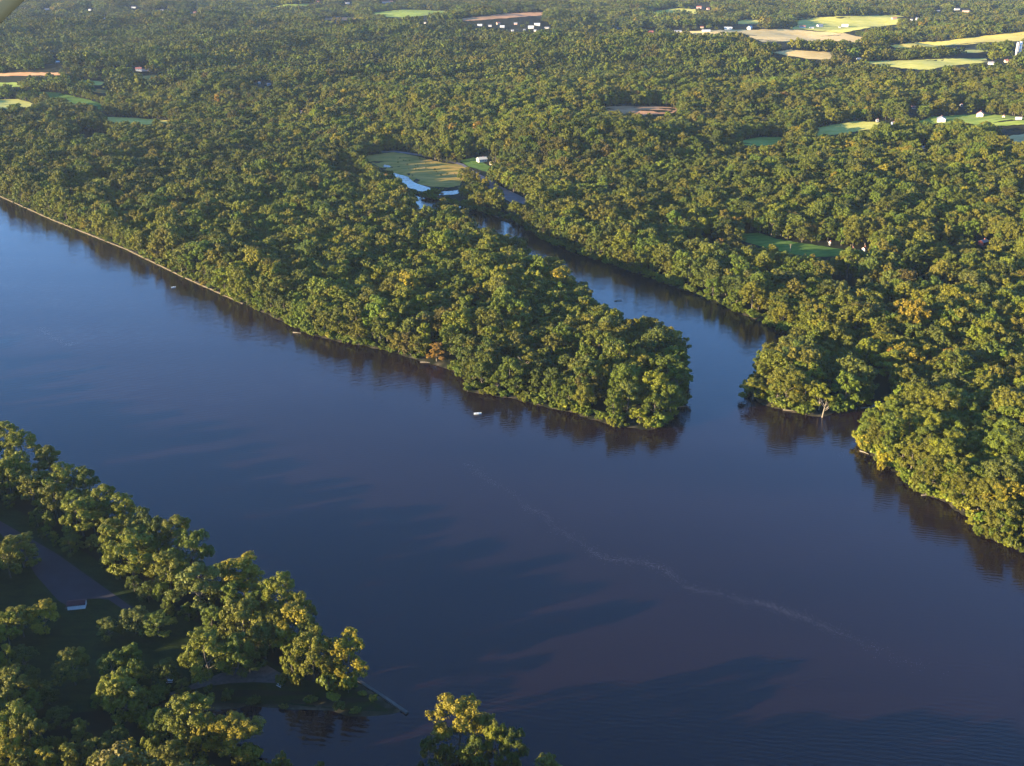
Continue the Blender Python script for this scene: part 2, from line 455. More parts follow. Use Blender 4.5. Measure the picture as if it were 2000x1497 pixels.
HIGHWAY = [(742, 297), (770, 295), (822, 302), (870, 311), (905, 321), (935, 340), (953, 350), (968, 360), (1003, 377), (1042, 396), (1040, 404), (998, 396), (965, 379), (949, 362), (932, 345), (902, 324), (868, 314), (820, 305), (770, 298), (744, 299)]
drape('road', HIGHWAY, simple('road_asphalt', (.13, .115, .12), .9, .2, .1), 'grey road and lot curving past the marsh meadow', off=.3, jit=0)
LANE = [(1795, 232), (1830, 227), (1790, 231), (1745, 247), (1700, 256), (1702, 258), (1747, 249)]

# ------------------------------------------------------------------ tree meshes
def leaves(P, Nn, size, rg):
    n = len(P)
    t = rg.normal(size=(n, 3)); t -= (t * Nn).sum(1, keepdims=True) * Nn
    t /= np.linalg.norm(t, axis=1, keepdims=True) + 1e-9
    b = np.cross(Nn, t)
    V = np.empty((n, 4, 3))
    for k, (a, c) in enumerate(((1, 0), (0, 1), (-1, 0), (0, -1))):
        s = size * rg.uniform(.65, 1.2, n)
        V[:, k] = P + (t * a + b * c) * s[:, None]
    return V.reshape(-1, 3)

def rdir(n, rg):
    d = rg.normal(size=(n, 3)); return d / np.linalg.norm(d, axis=1, keepdims=True)

def crown_mesh(seed, Ht=24., Rad=9., low=.30, lobes=10, clumps=6, per=62, size=.55, style='round'):
    """returns leaf verts (4 per leaf), lobe centres"""
    rg = np.random.default_rng(seed)
    LC = []
    rl = Rad * .40
    for k in range(lobes):
        a = 2 * math.pi * (k * .618 + rg.uniform(-.06, .06)) ; t = (k + .5) / lobes
        if style == 'tall':
            z = Ht * (low + .08 + (1 - low - .2) * t); rr = Rad * (.55 - .3 * t) * rg.uniform(.7, 1.2)
        elif style == 'shrub':
            z = Ht * (.30 + .35 * rg.uniform()); rr = Rad * .6 * math.sqrt(t)
        else:
            z = Ht * (low + .12 + (.80 - low) * (t ** .8)) + rg.uniform(-1, 1); rr = Rad * .68 * math.sqrt(max(.02, 1 - (t * 1.02 - .18) ** 2 * 1.15)) * rg.uniform(.72, 1.12)
            if k == lobes - 1: rr *= .35
        LC.append(((rr * math.cos(a), rr * math.sin(a), min(z, Ht - rl * .85)), rl * rg.uniform(.75, 1.2)))
    P = []; Nn = []; S = []
    axis_c = np.array((0, 0, Ht * (low + .30)))
    for (c, r) in LC:
        c = np.array(c)
        out = c - axis_c; out = out / (np.linalg.norm(out) + 1e-6)
        for q in range(clumps):
            d = rdir(1, rg)[0] + out * .75 + np.array((0, 0, .35)); d /= np.linalg.norm(d)
            cc = c + d * r * rg.uniform(.6, 1.08) * np.array((1, 1, .8))
            cr = rl * rg.uniform(.22, .44)
            n = int(per * rg.uniform(.7, 1.2))
            dd = rdir(n, rg) + d * .45 + np.array((0, 0, .15)); dd /= np.linalg.norm(dd, axis=1, keepdims=True)
            rad = cr * rg.uniform(.55, 1.12, n)
            P.append(cc + dd * rad[:, None]); nn = dd + rg.normal(size=(n, 3)) * .38
            Nn.append(nn / np.linalg.norm(nn, axis=1, keepdims=True)); S.append(size * rg.uniform(.6, 1.15, n))
        n = int(per * .8)
        dd = rdir(n, rg)
        P.append(c + dd * (r * rg.uniform(.25, .8, n))[:, None]); nn = dd + rg.normal(size=(n, 3)) * .5
        Nn.append(nn / np.linalg.norm(nn, axis=1, keepdims=True)); S.append(np.full(n, size * 1.5))
    P = np.concatenate(P); Nn = np.concatenate(Nn); S = np.concatenate(S)
    k = P[:, 2] > .25
    return leaves(P[k], Nn[k], S[k], rg), LC

def trunk_mb(LC, Ht, rg, r0=None, nl=6):
    mb = MB(); r0 = r0 or Ht * .018
    zt = Ht * .5
    b = [(0, 0, -.6), (rg.uniform(-.3, .3), rg.uniform(-.3, .3), zt * .5), (rg.uniform(-.7, .7), rg.uniform(-.7, .7), zt), (rg.uniform(-.9, .9), rg.uniform(-.9, .9), Ht * .8)]
    mb.tube(b, [r0 * 1.25, r0 * .9, r0 * .6, r0 * .15], 7)
    for (c, r) in LC[:nl]:
        z0 = Ht * rg.uniform(.2, .42)
        mid = (c[0] * .45, c[1] * .45, z0 + (c[2] - z0) * .6)
        mb.tube([(0, 0, z0), mid, c], [r0 * .5, r0 * .33, r0 * .1], 5)
    return mb

def leaf_me(name, V, tv=None):
    n = len(V) // 4
    me = bpy.data.meshes.new(name)
    me.vertices.add(n * 4); me.vertices.foreach_set('co', V.astype(np.float32).ravel())
    me.loops.add(n * 4); me.loops.foreach_set('vertex_index', np.arange(n * 4, dtype=np.int32))
    me.polygons.add(n); me.polygons.foreach_set('loop_start', np.arange(0, n * 4, 4, dtype=np.int32))
    me.update(calc_edges=True)
    a = me.attributes.new('tv', 'FLOAT', 'POINT')
    a.data.foreach_set('value', (np.ones(n * 4) if tv is None else tv).astype(np.float32))
    me.materials.append(M_FOL)
    return me

def merged_me(name, parts):
    """parts: list of (leafV, tv, MB or None) -> one mesh, foliage slot 0, bark slot 1"""
    LV = np.concatenate([p[0] for p in parts]); TV = np.concatenate([np.full(len(p[0]), p[1]) for p in parts])
    n = len(LV) // 4
    bv = []; bf = []
    for p in parts:
        if p[2]:
            o = len(bv) + n * 4; bv += p[2].v; bf += [tuple(i + o for i in f) for f in p[2].f]
    faces = [(4 * i, 4 * i + 1, 4 * i + 2, 4 * i + 3) for i in range(n)] + bf
    me = bpy.data.meshes.new(name)
    me.from_pydata(LV.tolist() + [tuple(v) for v in bv], [], faces)
    me.materials.append(M_FOL); me.materials.append(M_BARK)
    me.polygons.foreach_set('material_index', [0] * n + [1] * len(bf))
    a = me.attributes.new('tv', 'FLOAT', 'POINT')
    a.data.foreach_set('value', np.concatenate([TV, np.ones(len(bv))]).astype(np.float32))
    me.update()
    return me

rg0 = np.random.default_rng(3)
SPEC = [  # Ht, Rad, low, lobes, clumps, style
    (24, 9.5, .16, 13, 7, 'round'), (23, 8.5, .12, 12, 7, 'round'), (27, 10.5, .18, 14, 7, 'round'), (21, 8.0, .10, 11, 7, 'round'),
    (26, 7.5, .12, 12, 6, 'tall'), (20, 9.5, .18, 12, 7, 'round'), (25, 9.0, .08, 14, 6, 'round'), (22, 7.0, .05, 12, 6, 'tall')]
CROWN = []; TRUNK = []; PROTO = []
for i, (a, b, c, d, e, f) in enumerate(SPEC):
    V, LC = crown_mesh(100 + i, a, b, c, d, e + 2, 62, .43, f)
    V2, _ = crown_mesh(100 + i, a, b, c, d, e + 4, 96, .31, f)
    CROWN.append(leaf_me('crown', V2))
    mb = trunk_mb(LC, a, rg0)
    me = bpy.data.meshes.new('trunk'); me.from_pydata(mb.v, [], mb.f); me.materials.append(M_BARK); me.update()
    TRUNK.append(me)
    PROTO.append(merged_me('tree_shape', [(V, 1.0, mb)]))
for i in range(2):   # shrubs, 8,9
    V, LC = crown_mesh(200 + i, 6.5, 4.6, .0, 7, 6, 45, .42, 'shrub')
    CROWN.append(leaf_me('crown', V)); mb = trunk_mb(LC, 6.0, rg0, .14, 5)
    me = bpy.data.meshes.new('trunk'); me.from_pydata(mb.v, [], mb.f); me.materials.append(M_BARK); me.update()
    TRUNK.append(me)
    PROTO.append(merged_me('shrub_shape', [(V, 1.0, mb)]))
for i in range(6):   # far clusters of three trees, 10..15
    parts = []
    rg = np.random.default_rng(300 + i)
    a0 = rg.uniform(0, 6)
    for q in range(3):
        hh = rg.uniform(15, 24)
        V, LC = crown_mesh(400 + i * 7 + q, hh, rg.uniform(6.5, 9), .12, 8, 4, 24, .85, 'round')
        a = a0 + q * 2.1 + rg.uniform(-.3, .3); V = V + np.array((7.5 * math.cos(a), 7.5 * math.sin(a), 0))
        parts.append((V, rg.uniform(.78, 1.25), None))
    PROTO.append(merged_me('cluster_shape', parts))

# ------------------------------------------------------------------ tints
TINT = {'golden': (.25, .205, .022), 'yellow-green': (.155, .170, .020), 'olive': (.125, .125, .022), 'mid-green': (.085, .125, .020),
        'dark green': (.050, .076, .018), 'grey-green': (.105, .125, .045), 'rust-brown': (.20, .10, .04), 'brown': (.085, .064, .03), 'orange': (.26, .14, .03)}
CLS = list(TINT)
TINT = {k: tuple((c * (.68 if k not in ('rust-brown', 'orange', 'golden') else .8) + m_ * (.32 if k not in ('rust-brown', 'orange', 'golden') else .2)) * f for c, m_, f in zip(v, (.115, .125, .022), (.92, .86, .36))) for k, v in TINT.items()}
TARR = np.array([TINT[k] for k in CLS])

def pick_class(px, py, u, v):
    """forest colour class index by place in the landscape"""
    n = len(px)
    base = np.array([.02, .24, .30, .24, .10, .10, .0005, .002, .0005])
    W = np.tile(base, (n, 1))
    def reg(cx, cy, rx, ry, w, k=1.0):
        g = np.exp(-((px - cx) / rx) ** 2 - ((py - cy) / ry) ** 2)[:, None] * k
        W[:] = W * (1 - np.minimum(g, 1)) + np.array(w)[None] * np.minimum(g, 1)
    #                         gold  yg   ol   mid  dark grey rust brn  oran
    reg(1000, 120, 1500, 130, [.005, .09, .24, .29, .24, .13, .0, .005, .0], 1.1)
    reg(1600, 390, 420, 75, [.01, .08, .20, .38, .30, .03, 0, .0, 0], 1.2)
    reg(1090, 320, 90, 50, [.0, .02, .15, .10, .35, .0, .0, .38, 0], 1.1)
    reg(560, 220, 160, 40, [.0, .05, .2, .15, .35, .0, .0, .25, 0], .9)
    reg(900, 270, 160, 40, [.06, .40, .2, .28, .03, .03, 0, 0, .01], 1)
    reg(730, 340, 100, 30, [.08, .26, .40, .08, .05, .05, .01, .06, .015], 1)
    reg(430, 430, 500, 100, [.005, .18, .38, .24, .14, .02, .0, .035, .0], 1)
    reg(900, 560, 300, 110, [.008, .32, .32, .25, .06, .03, .0, .008, .0], 1)
    reg(1430, 500, 110, 28, [.07, .08, .42, .03, .02, .12, .04, .20, .012], 1.3)
    reg(1220, 450, 130, 35, [.07, .33, .38, .1, .05, .05, .0, .02, .002], 1)
    reg(1600, 590, 260, 60, [.02, .18, .29, .12, .04, .34, .0, .01, .001], 1)
    reg(1850, 720, 200, 120, [.03, .27, .28, .16, .05, .2, .0, .0, .001], 1)
    reg(1900, 930, 200, 130, [.02, .40, .28, .2, .02, .08, .0, .0, .0], 1)
    reg(1730, 720, 40, 40, [.35, .45, .1, .1, 0, 0, 0, 0, 0], 1)
    reg(1800, 480, 250, 40, [.05, .28, .36, .16, .06, .05, .003, .02, .004], 1)
    reg(350, 215, 60, 25, [.15, .45, .28, .1, 0, 0, 0, 0, .01], 1)
    reg(1560, 200, 300, 25, [.06, .24, .34, .18, .12, .03, .003, .02, .005], 1)
    W /= W.sum(1, keepdims=True)
    cum = W.cumsum(1)
    uu = np.clip(u * .62 + v * .38, 0, .9999)
    uu = np.where(np.random.default_rng(5).uniform(size=n) < .55, u, np.clip(v, 0, .999))
    return (uu[:, None] > cum).sum(1).clip(0, 8)

# ------------------------------------------------------------------ buildings data (photo x, y of base centre, width px, depth px, height px, wall, roof, facing deg, label)
WH, CR, TN, RD, PK, GY = 'white', 'cream', 'tan', 'red', 'pinkish', 'grey'
HOUSES = [
 (92, 20, 10, 5, 3.5, WH, GY, 20, 'white house at the top left beside the dark ridge'),
 (176, 21, 6, 4, 3.5, WH, GY, -10, 'tiny white house at the top, second from the left corner'),
 (204, 38, 7, 4, 3.5, WH, WH, 35, 'white-roofed house alone in the upper left forest'),
 (261, 16, 11, 4, 3, WH, GY, 0, 'long pale house near the top edge at upper left'),
 (316, 22, 8, 4, 3.2, TN, GY, 10, 'tan house near the top edge left of centre'),
 (300, 34, 4, 3, 2.4, WH, GY, 0, 'very small white shed in the upper left woods'),
 (381, 26, 6, 3, 3, PK, RD, 5, 'pink-roofed house in the far upper left forest'),
 (112, 123, 11, 6, 4, WH, WH, 10, 'white twin-gabled house beside the left farm strips'),
 (271, 138, 12, 8, 6, WH, RD, 15, 'white house with a long red-roofed wing in the left hills'),
 (507, 164, 5, 4, 3, WH, GY, 0, 'small white roof in the mid forest, left of a pair'),
 (525, 167, 7, 4, 3.5, WH, GY, 20, 'white roof in the mid forest beside a dark gap'),
 (589, 221, 5, 4, 4, WH, GY, 0, 'tiny white cottage in the dark woods left of centre'),
 (621, 6, 10, 4, 4, PK, RD, 5, 'pink barn on the top edge left of centre'),
 (679, 8, 9, 4, 3.5, WH, GY, 20, 'white house on the top edge beside the pink barn'),
 (757, 6, 26, 6, 4, WH, RD, 3, 'long white building with red roof at the top edge'),
 (830, 46, 5, 4, 3, WH, GY, 0, 'small white house alone left of the far hamlet'),
 (937, 51, 11, 5, 4, WH, WH, 5, 'white long house, leftmost of the far hamlet'),
 (957, 52, 8, 4, 3.5, WH, GY, 0, 'low white house, second from left in the far hamlet'),
 (973, 48, 8, 5, 5, TN, RD, 25, 'tan house with reddish roof in the far hamlet'),
 (981, 54, 10, 5, 4.5, WH, WH, 10, 'white house just below the tan one in the far hamlet'),
 (1007, 48, 8, 4, 4, PK, GY, 0, 'pinkish house in the middle of the far hamlet'),
 (1001, 61, 6, 4, 3.2, WH, GY, 10, 'small white house at the front centre of the far hamlet'),
 (1024, 60, 5, 4, 3, WH, GY, 0, 'tiny white house between two larger ones in the far hamlet'),
 (1037, 56, 13, 6, 6, WH, WH, 5, 'largest white building of the far hamlet'),
 (1049, 50, 14, 5, 5, WH, WH, 0, 'white barn behind the largest building of the hamlet'),
 (1045, 61, 6, 4, 3.5, WH, GY, 0, 'small white shed in front of the largest hamlet building'),
 (1068, 56, 11, 5, 3.5, WH, GY, 0, 'low pale house, rightmost of the far hamlet'),
 (1208, 56, 5, 4, 3.5, WH, GY, 30, 'single white cottage between hamlet and farm row'),
 (1269, 64, 17, 5, 4, RD, RD, 0, 'long red barn left of the big tan field'),
 (1324, 63, 17, 5, 4, WH, GY, 5, 'white farmhouse at the left end of the tan field'),
 (1365, 17, 11, 5, 5.5, PK, RD, 0, 'pink house beside the far pale green field'),
 (1383, 19, 6, 4, 4, PK, RD, 10, 'small pink shed right of the far pink house'),
 (1371, 55, 7, 4, 3.5, TN, RD, 0, 'tan shed behind the white farm buildings'),
 (1379, 62, 20, 6, 4, WH, WH, 3, 'long low white barn on the tan field edge'),
 (1422, 58, 19, 7, 5.5, WH, WH, -8, 'white farm building with wing on the tan field edge'),
 (1464, 57, 15, 7, 6.5, WH, WH, 60, 'tall white gabled barn above the tan field'),
 (1567, 55, 14, 6, 5.5, WH, RD, -5, 'white barn with reddish roof left of the farm trio'),
 (1585, 56, 10, 5, 3.5, WH, GY, 0, 'low white shed in the middle of the farm trio'),
 (1601, 53, 14, 7, 6, WH, GY, 20, 'white barn with grey roof right of the farm trio'),
 (1650, 53, 15, 6, 6, WH, WH, -5, 'white farmhouse alone in the pale green fields'),
 (1640, 55, 5, 4, 3, WH, GY, 0, 'little white outbuilding beside the lone field farmhouse'),
 (1746, 38, 12, 6, 5, TN, 'orange', 10, 'tan house with orange roof at the wood corner'),
 (1791, 40, 5, 4, 6, WH, GY, 0, 'narrow white silo-like house in the far right woods'),
 (1780, 40, 5, 4, 3, WH, GY, 0, 'tiny white shed beside the narrow white house'),
 (1832, 23, 8, 4, 3, WH, GY, 0, 'pale low roof in the top right woods, leftmost of three'),
 (1869, 20, 12, 5, 4, WH, GY, 0, 'white house in the top right woods, middle of three'),
 (1886, 24, 15, 5, 4, PK, TN, -8, 'pink and tan house in the top right woods, rightmost of three'),
 (1677, 117, 9, 5, 3.5, WH, WH, 0, 'white house at the left tip of the broad green field'),
 (1935, 126, 13, 7, 6, WH, GY, -15, 'white house below the two tall stacks'),
 (1965, 122, 8, 6, 6, CR, RD, 0, 'cream house with red roof just left of the tall stacks'),
 (1784, 212, 9, 6, 4, PK, RD, -25, 'small pink house in the trees behind the farm lane'),
 (1877, 208, 4, 4, 4, WH, GY, 0, 'tiny white hut in the woods behind the farmhouse'),
 (1838, 238, 18, 15, 10, WH, GY, 70, 'big white gabled barn with long grey roof on the farm green'),
 (1914, 228, 17, 12, 10, CR, RD, 62, 'cream farmhouse with reddish roof on the farm green'),
 (1960, 230, 7, 5, 4.5, CR, RD, 60, 'small cream shed right of the farmhouse'),
 (1989, 234, 12, 4, 2.5, WH, WH, -5, 'low white greenhouse-like shed at the right edge of the farm green'),
 (1713, 238, 5, 4, 3.5, WH, GY, 0, 'tiny white house left of the farm lane'),
 (1744, 243, 6, 5, 4, 'blue', GY, 10, 'blue-grey house at the corner of the farm lane'),
 (1804, 291, 7, 5, 4, WH, GY, 0, 'small white house in the woods below the farm green'),
 (941, 316, 19, 13, 9, CR, CR, 25, 'cream building beside the road above the marsh meadow'),
 (961, 322, 9, 4, 2.5, TN, TN, -25, 'low tan shed just right of the cream roadside building'),
 (1920, 477, 18, 12, 9, RD, GY, 35, 'red barn with pale roof hidden in the right woods'),
 (1665, 492, 10, 8, 7, CR, 'orange', 55, 'cream cottage at the right end of the green lawn'),
 (1688, 490, 9, 7, 6, WH, RD, 40, 'white cottage in shade right of the cream cottage'),
 (1620, 479, 3, 3, 3, WH, WH, 0, 'tiny white shed on the green lawn'),
]
WALLC = {'white': (.60, .56, .51), 'cream': (.70, .60, .45), 'tan': (.48, .36, .24), 'red': (.38, .07, .05), 'pinkish': (.58, .36, .30), 'grey': (.40, .39, .38), 'orange': (.50, .22, .09), 'blue': (.25, .30, .42)}
WALLM = {k: simple(k + '_siding', c, .7, .06, .8) for k, c in WALLC.items()}
ROOFC = {'white': (.62, .60, .57), 'cream': (.62, .54, .42), 'tan': (.40, .30, .21), 'red': (.33, .12, .09), 'grey': (.26, .25, .26), 'orange': (.45, .20, .09)}
ROOFM = {k: simple(k + '_roofing', c, .6, .12, 1.5) for k, c in ROOFC.items()}
M_GLASS = simple('window_glass', (.03, .035, .045), .15, .1, 1, spec=.5)
M_DOOR = simple('door_paint', (.16, .11, .08), .6)

NFIELD = len(FIELDS)
CLEAR = [p[1] for p in FIELDS] + [HIGHWAY, LOT, PATH]
CLEAR += [[(1612, 532), (1660, 549), (1730, 574), (1800, 600), (1797, 605), (1700, 573), (1617, 541)],
          [(1762, 524), (1840, 549), (1930, 587), (1925, 591), (1830, 557), (1758, 529)],
          [(1360, 452), (1400, 462), (1420, 470), (1380, 466)],
          [(120, 262), (190, 258), (240, 266), (180, 272)]]
for h in HOUSES:
    x, y, w_, d_, hh = h[:5]
    mg = min(11, .0030 * (y + 120) * 11) + (2.5 if y < 130 else 0)
    CLEAR.append([(x - w_ * .55 - mg, y - hh - 1.5), (x + w_ * .55 + mg, y - hh - 1.5), (x + w_ * .55 + mg, y + 3), (x - w_ * .55 - mg, y + 3)])
CLEAR += [[(836, 664), (868, 664), (868, 716), (836, 716)], [(1694, 712), (1722, 706), (1732, 776), (1702, 776)], [(1162, 724), (1192, 724), (1192, 800), (1162, 800)],
          [(1236, 806), (1262, 806), (1262, 838), (1236, 838)], [(1585, 765), (1620, 765), (1620, 812), (1585, 812)]]
CLEAR += [POND, POND2, POND3, [(804, 392), (856, 398), (852, 412), (806, 410)], [(900, 420), (1006, 432), (1010, 460), (935, 450)], [(1022, 470), (1080, 484), (1080, 508), (1026, 500)],
          [(1118, 514), (1150, 520), (1215, 560), (1215, 596), (1160, 552)], [(740, 322), (785, 331), (800, 347), (760, 338)]]
CLEAR.append([(1975, 84), (2000, 84), (2000, 115), (1975, 115)])
CLEAR.append([(1025, 396), (1038, 396), (1038, 406), (1025, 406)])

def cleared(x, y, z, h):
    """any of a tree's base, middle or top falls on a clearing of the landscape"""
    c = np.zeros(len(x), bool)
    P = [project(x, y, z + h * t) for t in (0, .3, .6, .78, .95)]
    bx, by = P[0]
    for qi, q in enumerate(CLEAR):
        xs = [a for a, b in q]; ys = [b for a, b in q]
        m = (bx > min(xs) - 15) & (bx < max(xs) + 15) & (by > min(ys) - 5) & (by < max(ys) + 70) & ~c
        if not m.any(): continue
        idx = np.where(m)[0]
        r = np.zeros(len(idx), bool)
        for (u, v) in (P[:4] if (qi < NFIELD and min(ys) > 150) else P): r |= inpoly(u[idx], v[idx], q)
        c[idx] |= r
    return c

HP = [(hit(h[0], h[1]), h[2]) for h in HOUSES]
def sunward(x, y):
    """trees standing between a building and the low sun are shrunk so that sunlight reaches its walls"""
    m = np.zeros(len(x), bool)
    cs, sn = math.cos(SUN_AZ), math.sin(SUN_AZ)
    for p, wpx in HP:
        dx, dy = p.x - x, p.y - y
        al = dx * cs + dy * sn; la = np.abs(-dx * sn + dy * cs)
        m |= (al > 0) & (al < 95) & (la < 14 + wpx * p.y / F * .5)
    return m

# ------------------------------------------------------------------ scatter
def jgrid(y0, y1, sp, hw, jit=.38, seed=0):
    rg = np.random.default_rng(seed)
    ys = np.arange(y0, y1, sp * .93)
    XS = []; YS = []
    for k, y in enumerate(ys):
        half = hw(y)
        xs = np.arange(-half, half, sp) + (k % 2) * sp * .5
        XS.append(xs); YS.append(np.full(len(xs), y))
    X = np.concatenate(XS); Y = np.concatenate(YS)
    X = X + rg.uniform(-jit, jit, len(X)) * sp; Y = Y + rg.uniform(-jit, jit, len(Y)) * sp
    return X, Y, rg

pts = {k: [] for k in ('x', 'y', 'z', 'var', 'rot', 'sc', 'cls', 'amp')}
def push(x, y, z, var, rot, s, cls, amp):
    for k, v in zip(('x', 'y', 'z', 'var', 'rot', 'sc', 'cls', 'amp'), (x, y, z, var, rot, s, cls, amp)): pts[k].append(np.asarray(v, float))

NEARB = [gp(*p) for p in ((-1100, 240), (-500, 600), (0, 903), (300, 1083), (500, 1205), (700, 1331), (796, 1397), (600, 1388), (165, 1408), (240, 1432), (450, 1497), (520, 1530), (700, 1580), (900, 1490), (1190, 1640), (1250, 2400), (-2500, 2400))]
PARK = [(-25, 700), (420, 900), (1400, 1600), (1400, 1497), (1300, 1560), (-25, 1497)]
def scatter_trees():
    X, Y, rg = jgrid(90, 2350, 10.7, lambda y: .62 * y + 300, .40, 21)
    sd = water_sd(X, Y)
    k = sd > 2.5
    X, Y, sd = X[k], Y[k], sd[k]
    Z = height(X, Y)
    nb = inpoly(X, Y, NEARB)
    px, py = project(X, Y, Z)
    # the near bank inside the picture is planted by hand below
    hand = nb & (((px > -40) & (px < 400) & (py > 780) & (py < 1620)) | ((px >= 400) & (px < 1300) & (py > 780) & (py < 1665)))
    hh = 22.0
    n = len(X)
    dens = vn(X / 60, Y / 60, 55)
    keep = ~hand & ~(nb & (rg.uniform(size=n) < np.where(px < 250, .3, .45))) & ~cleared(X, Y, Z, np.full(n, hh)) & (rg.uniform(size=n) < .93)
    # open floodplain strips at upper left
    X, Y, Z, sd, nb, px, py = [a[keep] for a in (X, Y, Z, sd, nb, px, py)]
    n = len(X)
    var = rg.integers(0, 8, n)
    s = rg.uniform(.70, 1.16, n) * (.78 + .26 * vn(X / 90, Y / 90, 8) + .26 * vn(X / 33, Y / 33, 18)) * np.where(rg.uniform(size=n) < .08, .6, 1)
    s = np.where(sd < 9, s * .86, s)
    s = np.where(Y > 1500, s * .88, s)
    s = np.where(nb, s * np.where(px < 250, .84, 1.3), s)
    # low growth: shrubby brownish belt behind the right bank, marsh margins
    for (cx, cy, rx, ry, f) in ((1430, 500, 110, 22, .55), (720, 345, 90, 22, .6), (900, 385, 60, 22, .55), (780, 290, 60, 10, .6), (180, 175, 200, 30, .65)):
        g = ((px - cx) / rx) ** 2 + ((py - cy) / ry) ** 2 < 1
        s = np.where(g, s * f, s)
    s = np.where(sunward(X, Y), s * .5, s)  # trees on the sun side of buildings shrunk to keep the walls lit
    cls = pick_class(px, py, rg.uniform(size=n), fbm(X / 70, Y / 70, 91, 3) * 1.6 - .3)
    push(X, Y, Z - .3, var, rg.uniform(0, 6.28, n), s, cls, rg.uniform(.8, 1.22, n))
    # shrubs along every shore
    X, Y, rg = jgrid(200, 2300, 4.4, lambda y: .62 * y + 100, .45, 33)
    sd = water_sd(X, Y)
    k = (sd > -.3) & (sd < 7.5) & (rg.uniform(size=len(X)) < .92)
    X, Y, sd = X[k], Y[k], sd[k]; Z = height(X, Y)
    px, py = project(X, Y, Z)
    wall_gap = (px > 690) & (px < 800) & (py > 1320) & (py < 1400)
    hand = inpoly(X, Y, NEARB) & (px > -40) & (px < 1300) & (py > 780) & (py < 1620)
    k = ~wall_gap & ~cleared(X, Y, Z, np.full(len(X), 5.)) & ~(hand & (rg.uniform(size=len(X)) < .72))
    X, Y, Z, px, py = [a[k] for a in (X, Y, Z, px, py)]
    n = len(X)
    cls = pick_class(px, py, rg.uniform(size=n), fbm(X / 30, Y / 30, 92, 3) * 1.6 - .3)
    cls = np.where((cls == 4) | (cls == 2), 3, cls)
    s = rg.uniform(.5, 1.25, n) * (.5 + 1.1 * vn(X / 14, Y / 14, 41))
    left_shore = (px < 520) & (py < 620)
    s = np.where(left_shore, s * .8, s)
    push(X, Y, Z - .2, rg.integers(8, 10, n), rg.uniform(0, 6.28, n), s, cls, rg.uniform(.95, 1.4, n))
    # far forest: clusters of three
    X, Y, rg = jgrid(2350, 7600, 19.5, lambda y: .56 * y + 150, .42, 44)
    Z = height(X, Y)
    n = len(X)
    keep = ~cleared(X, Y, Z, np.full(n, 19.)) & (rg.uniform(size=n) < .95)
    X, Y, Z = X[keep], Y[keep], Z[keep]; n = len(X)
    px, py = project(X, Y, Z)
    cls = pick_class(px, py, rg.uniform(size=n), fbm(X / 120, Y / 120, 93, 3) * 1.6 - .3)
    push(X, Y, Z - .5, rg.integers(10, 16, n), rg.uniform(0, 6.28, n), rg.uniform(.7, 1.2, n) * (.62 + .75 * vn(X / 75, Y / 60, 19)) * np.where(sunward(X, Y), .5, 1), cls, rg.uniform(.8, 1.25, n))
scatter_trees()
def extra(px, py, h, cls, chk=False):
    x, y = gp(px, py, 1.5); v = random.randrange(8)
    if chk and (cleared(np.array([x]), np.array([y]), np.array([1.5]), np.array([h + 2.]))[0] or water_sd(np.array([x]), np.array([y]))[0] < 2): return
    push([x], [y], [height(np.array([x]), np.array([y]))[0] - .2], [v], [random.uniform(0, 6)], [h / SPEC[v][0]], [CLS.index(cls)], [random.uniform(.95, 1.3)])
for k in range(44):   # low golden-green growth between the marsh and the road
    t = random.random(); extra(905 + 60 * t + random.uniform(-18, 14), 345 + 38 * t + random.uniform(-9, 12), random.uniform(6, 12), random.choice(('golden', 'yellow-green', 'yellow-green', 'olive')))
for k in range(30):
    t = random.random(); extra(780 + 190 * t + random.uniform(-6, 6), 378 + 44 * t + random.uniform(-2, 6), random.uniform(7, 14), random.choice(('olive', 'yellow-green', 'mid-green')), True)
for k in range(26):
    t = random.random(); extra(812 + 90 * t, 299 + 20 * t + random.uniform(-2, 4), random.uniform(3, 6), random.choice(('olive', 'yellow-green', 'mid-green')))
for k in range(26):
    t = (k + random.random()) / 26; extra(684 + 58 * t, 316 + 46 * t + random.uniform(-2, 7), random.uniform(15, 23), random.choice(('olive', 'yellow-green', 'mid-green')))
for k in range(30):
    extra(random.uniform(770, 900), random.uniform(308, 352), random.uniform(1.5, 3.2), random.choice(('olive', 'mid-green')))
for k in range(30):   # undergrowth filling the shaded park edge behind the shore row
    t = random.random(); extra(0 + 520 * t + random.uniform(-20, 20), 985 + 330 * t + random.uniform(-8, 12), random.uniform(7, 13), random.choice(('dark green', 'mid-green', 'dark green')))
for k in range(48):
    t = random.random(); extra(935 + 125 * t + random.uniform(-8, 8), 390 + 48 * t + random.uniform(-8, 14), random.uniform(7, 13), random.choice(('olive', 'yellow-green', 'golden', 'mid-green')), True)
for k in range(34):   # filler crowns along the near bank row
    t = random.random(); h = random.uniform(15, 21)
    extra(20 + 620 * t + random.uniform(-30, 30), 940 + 372 * t + random.uniform(-26, 10), h, random.choice(('olive', 'mid-green', 'dark green')))
A = {k: np.concatenate(v) for k, v in pts.items()}

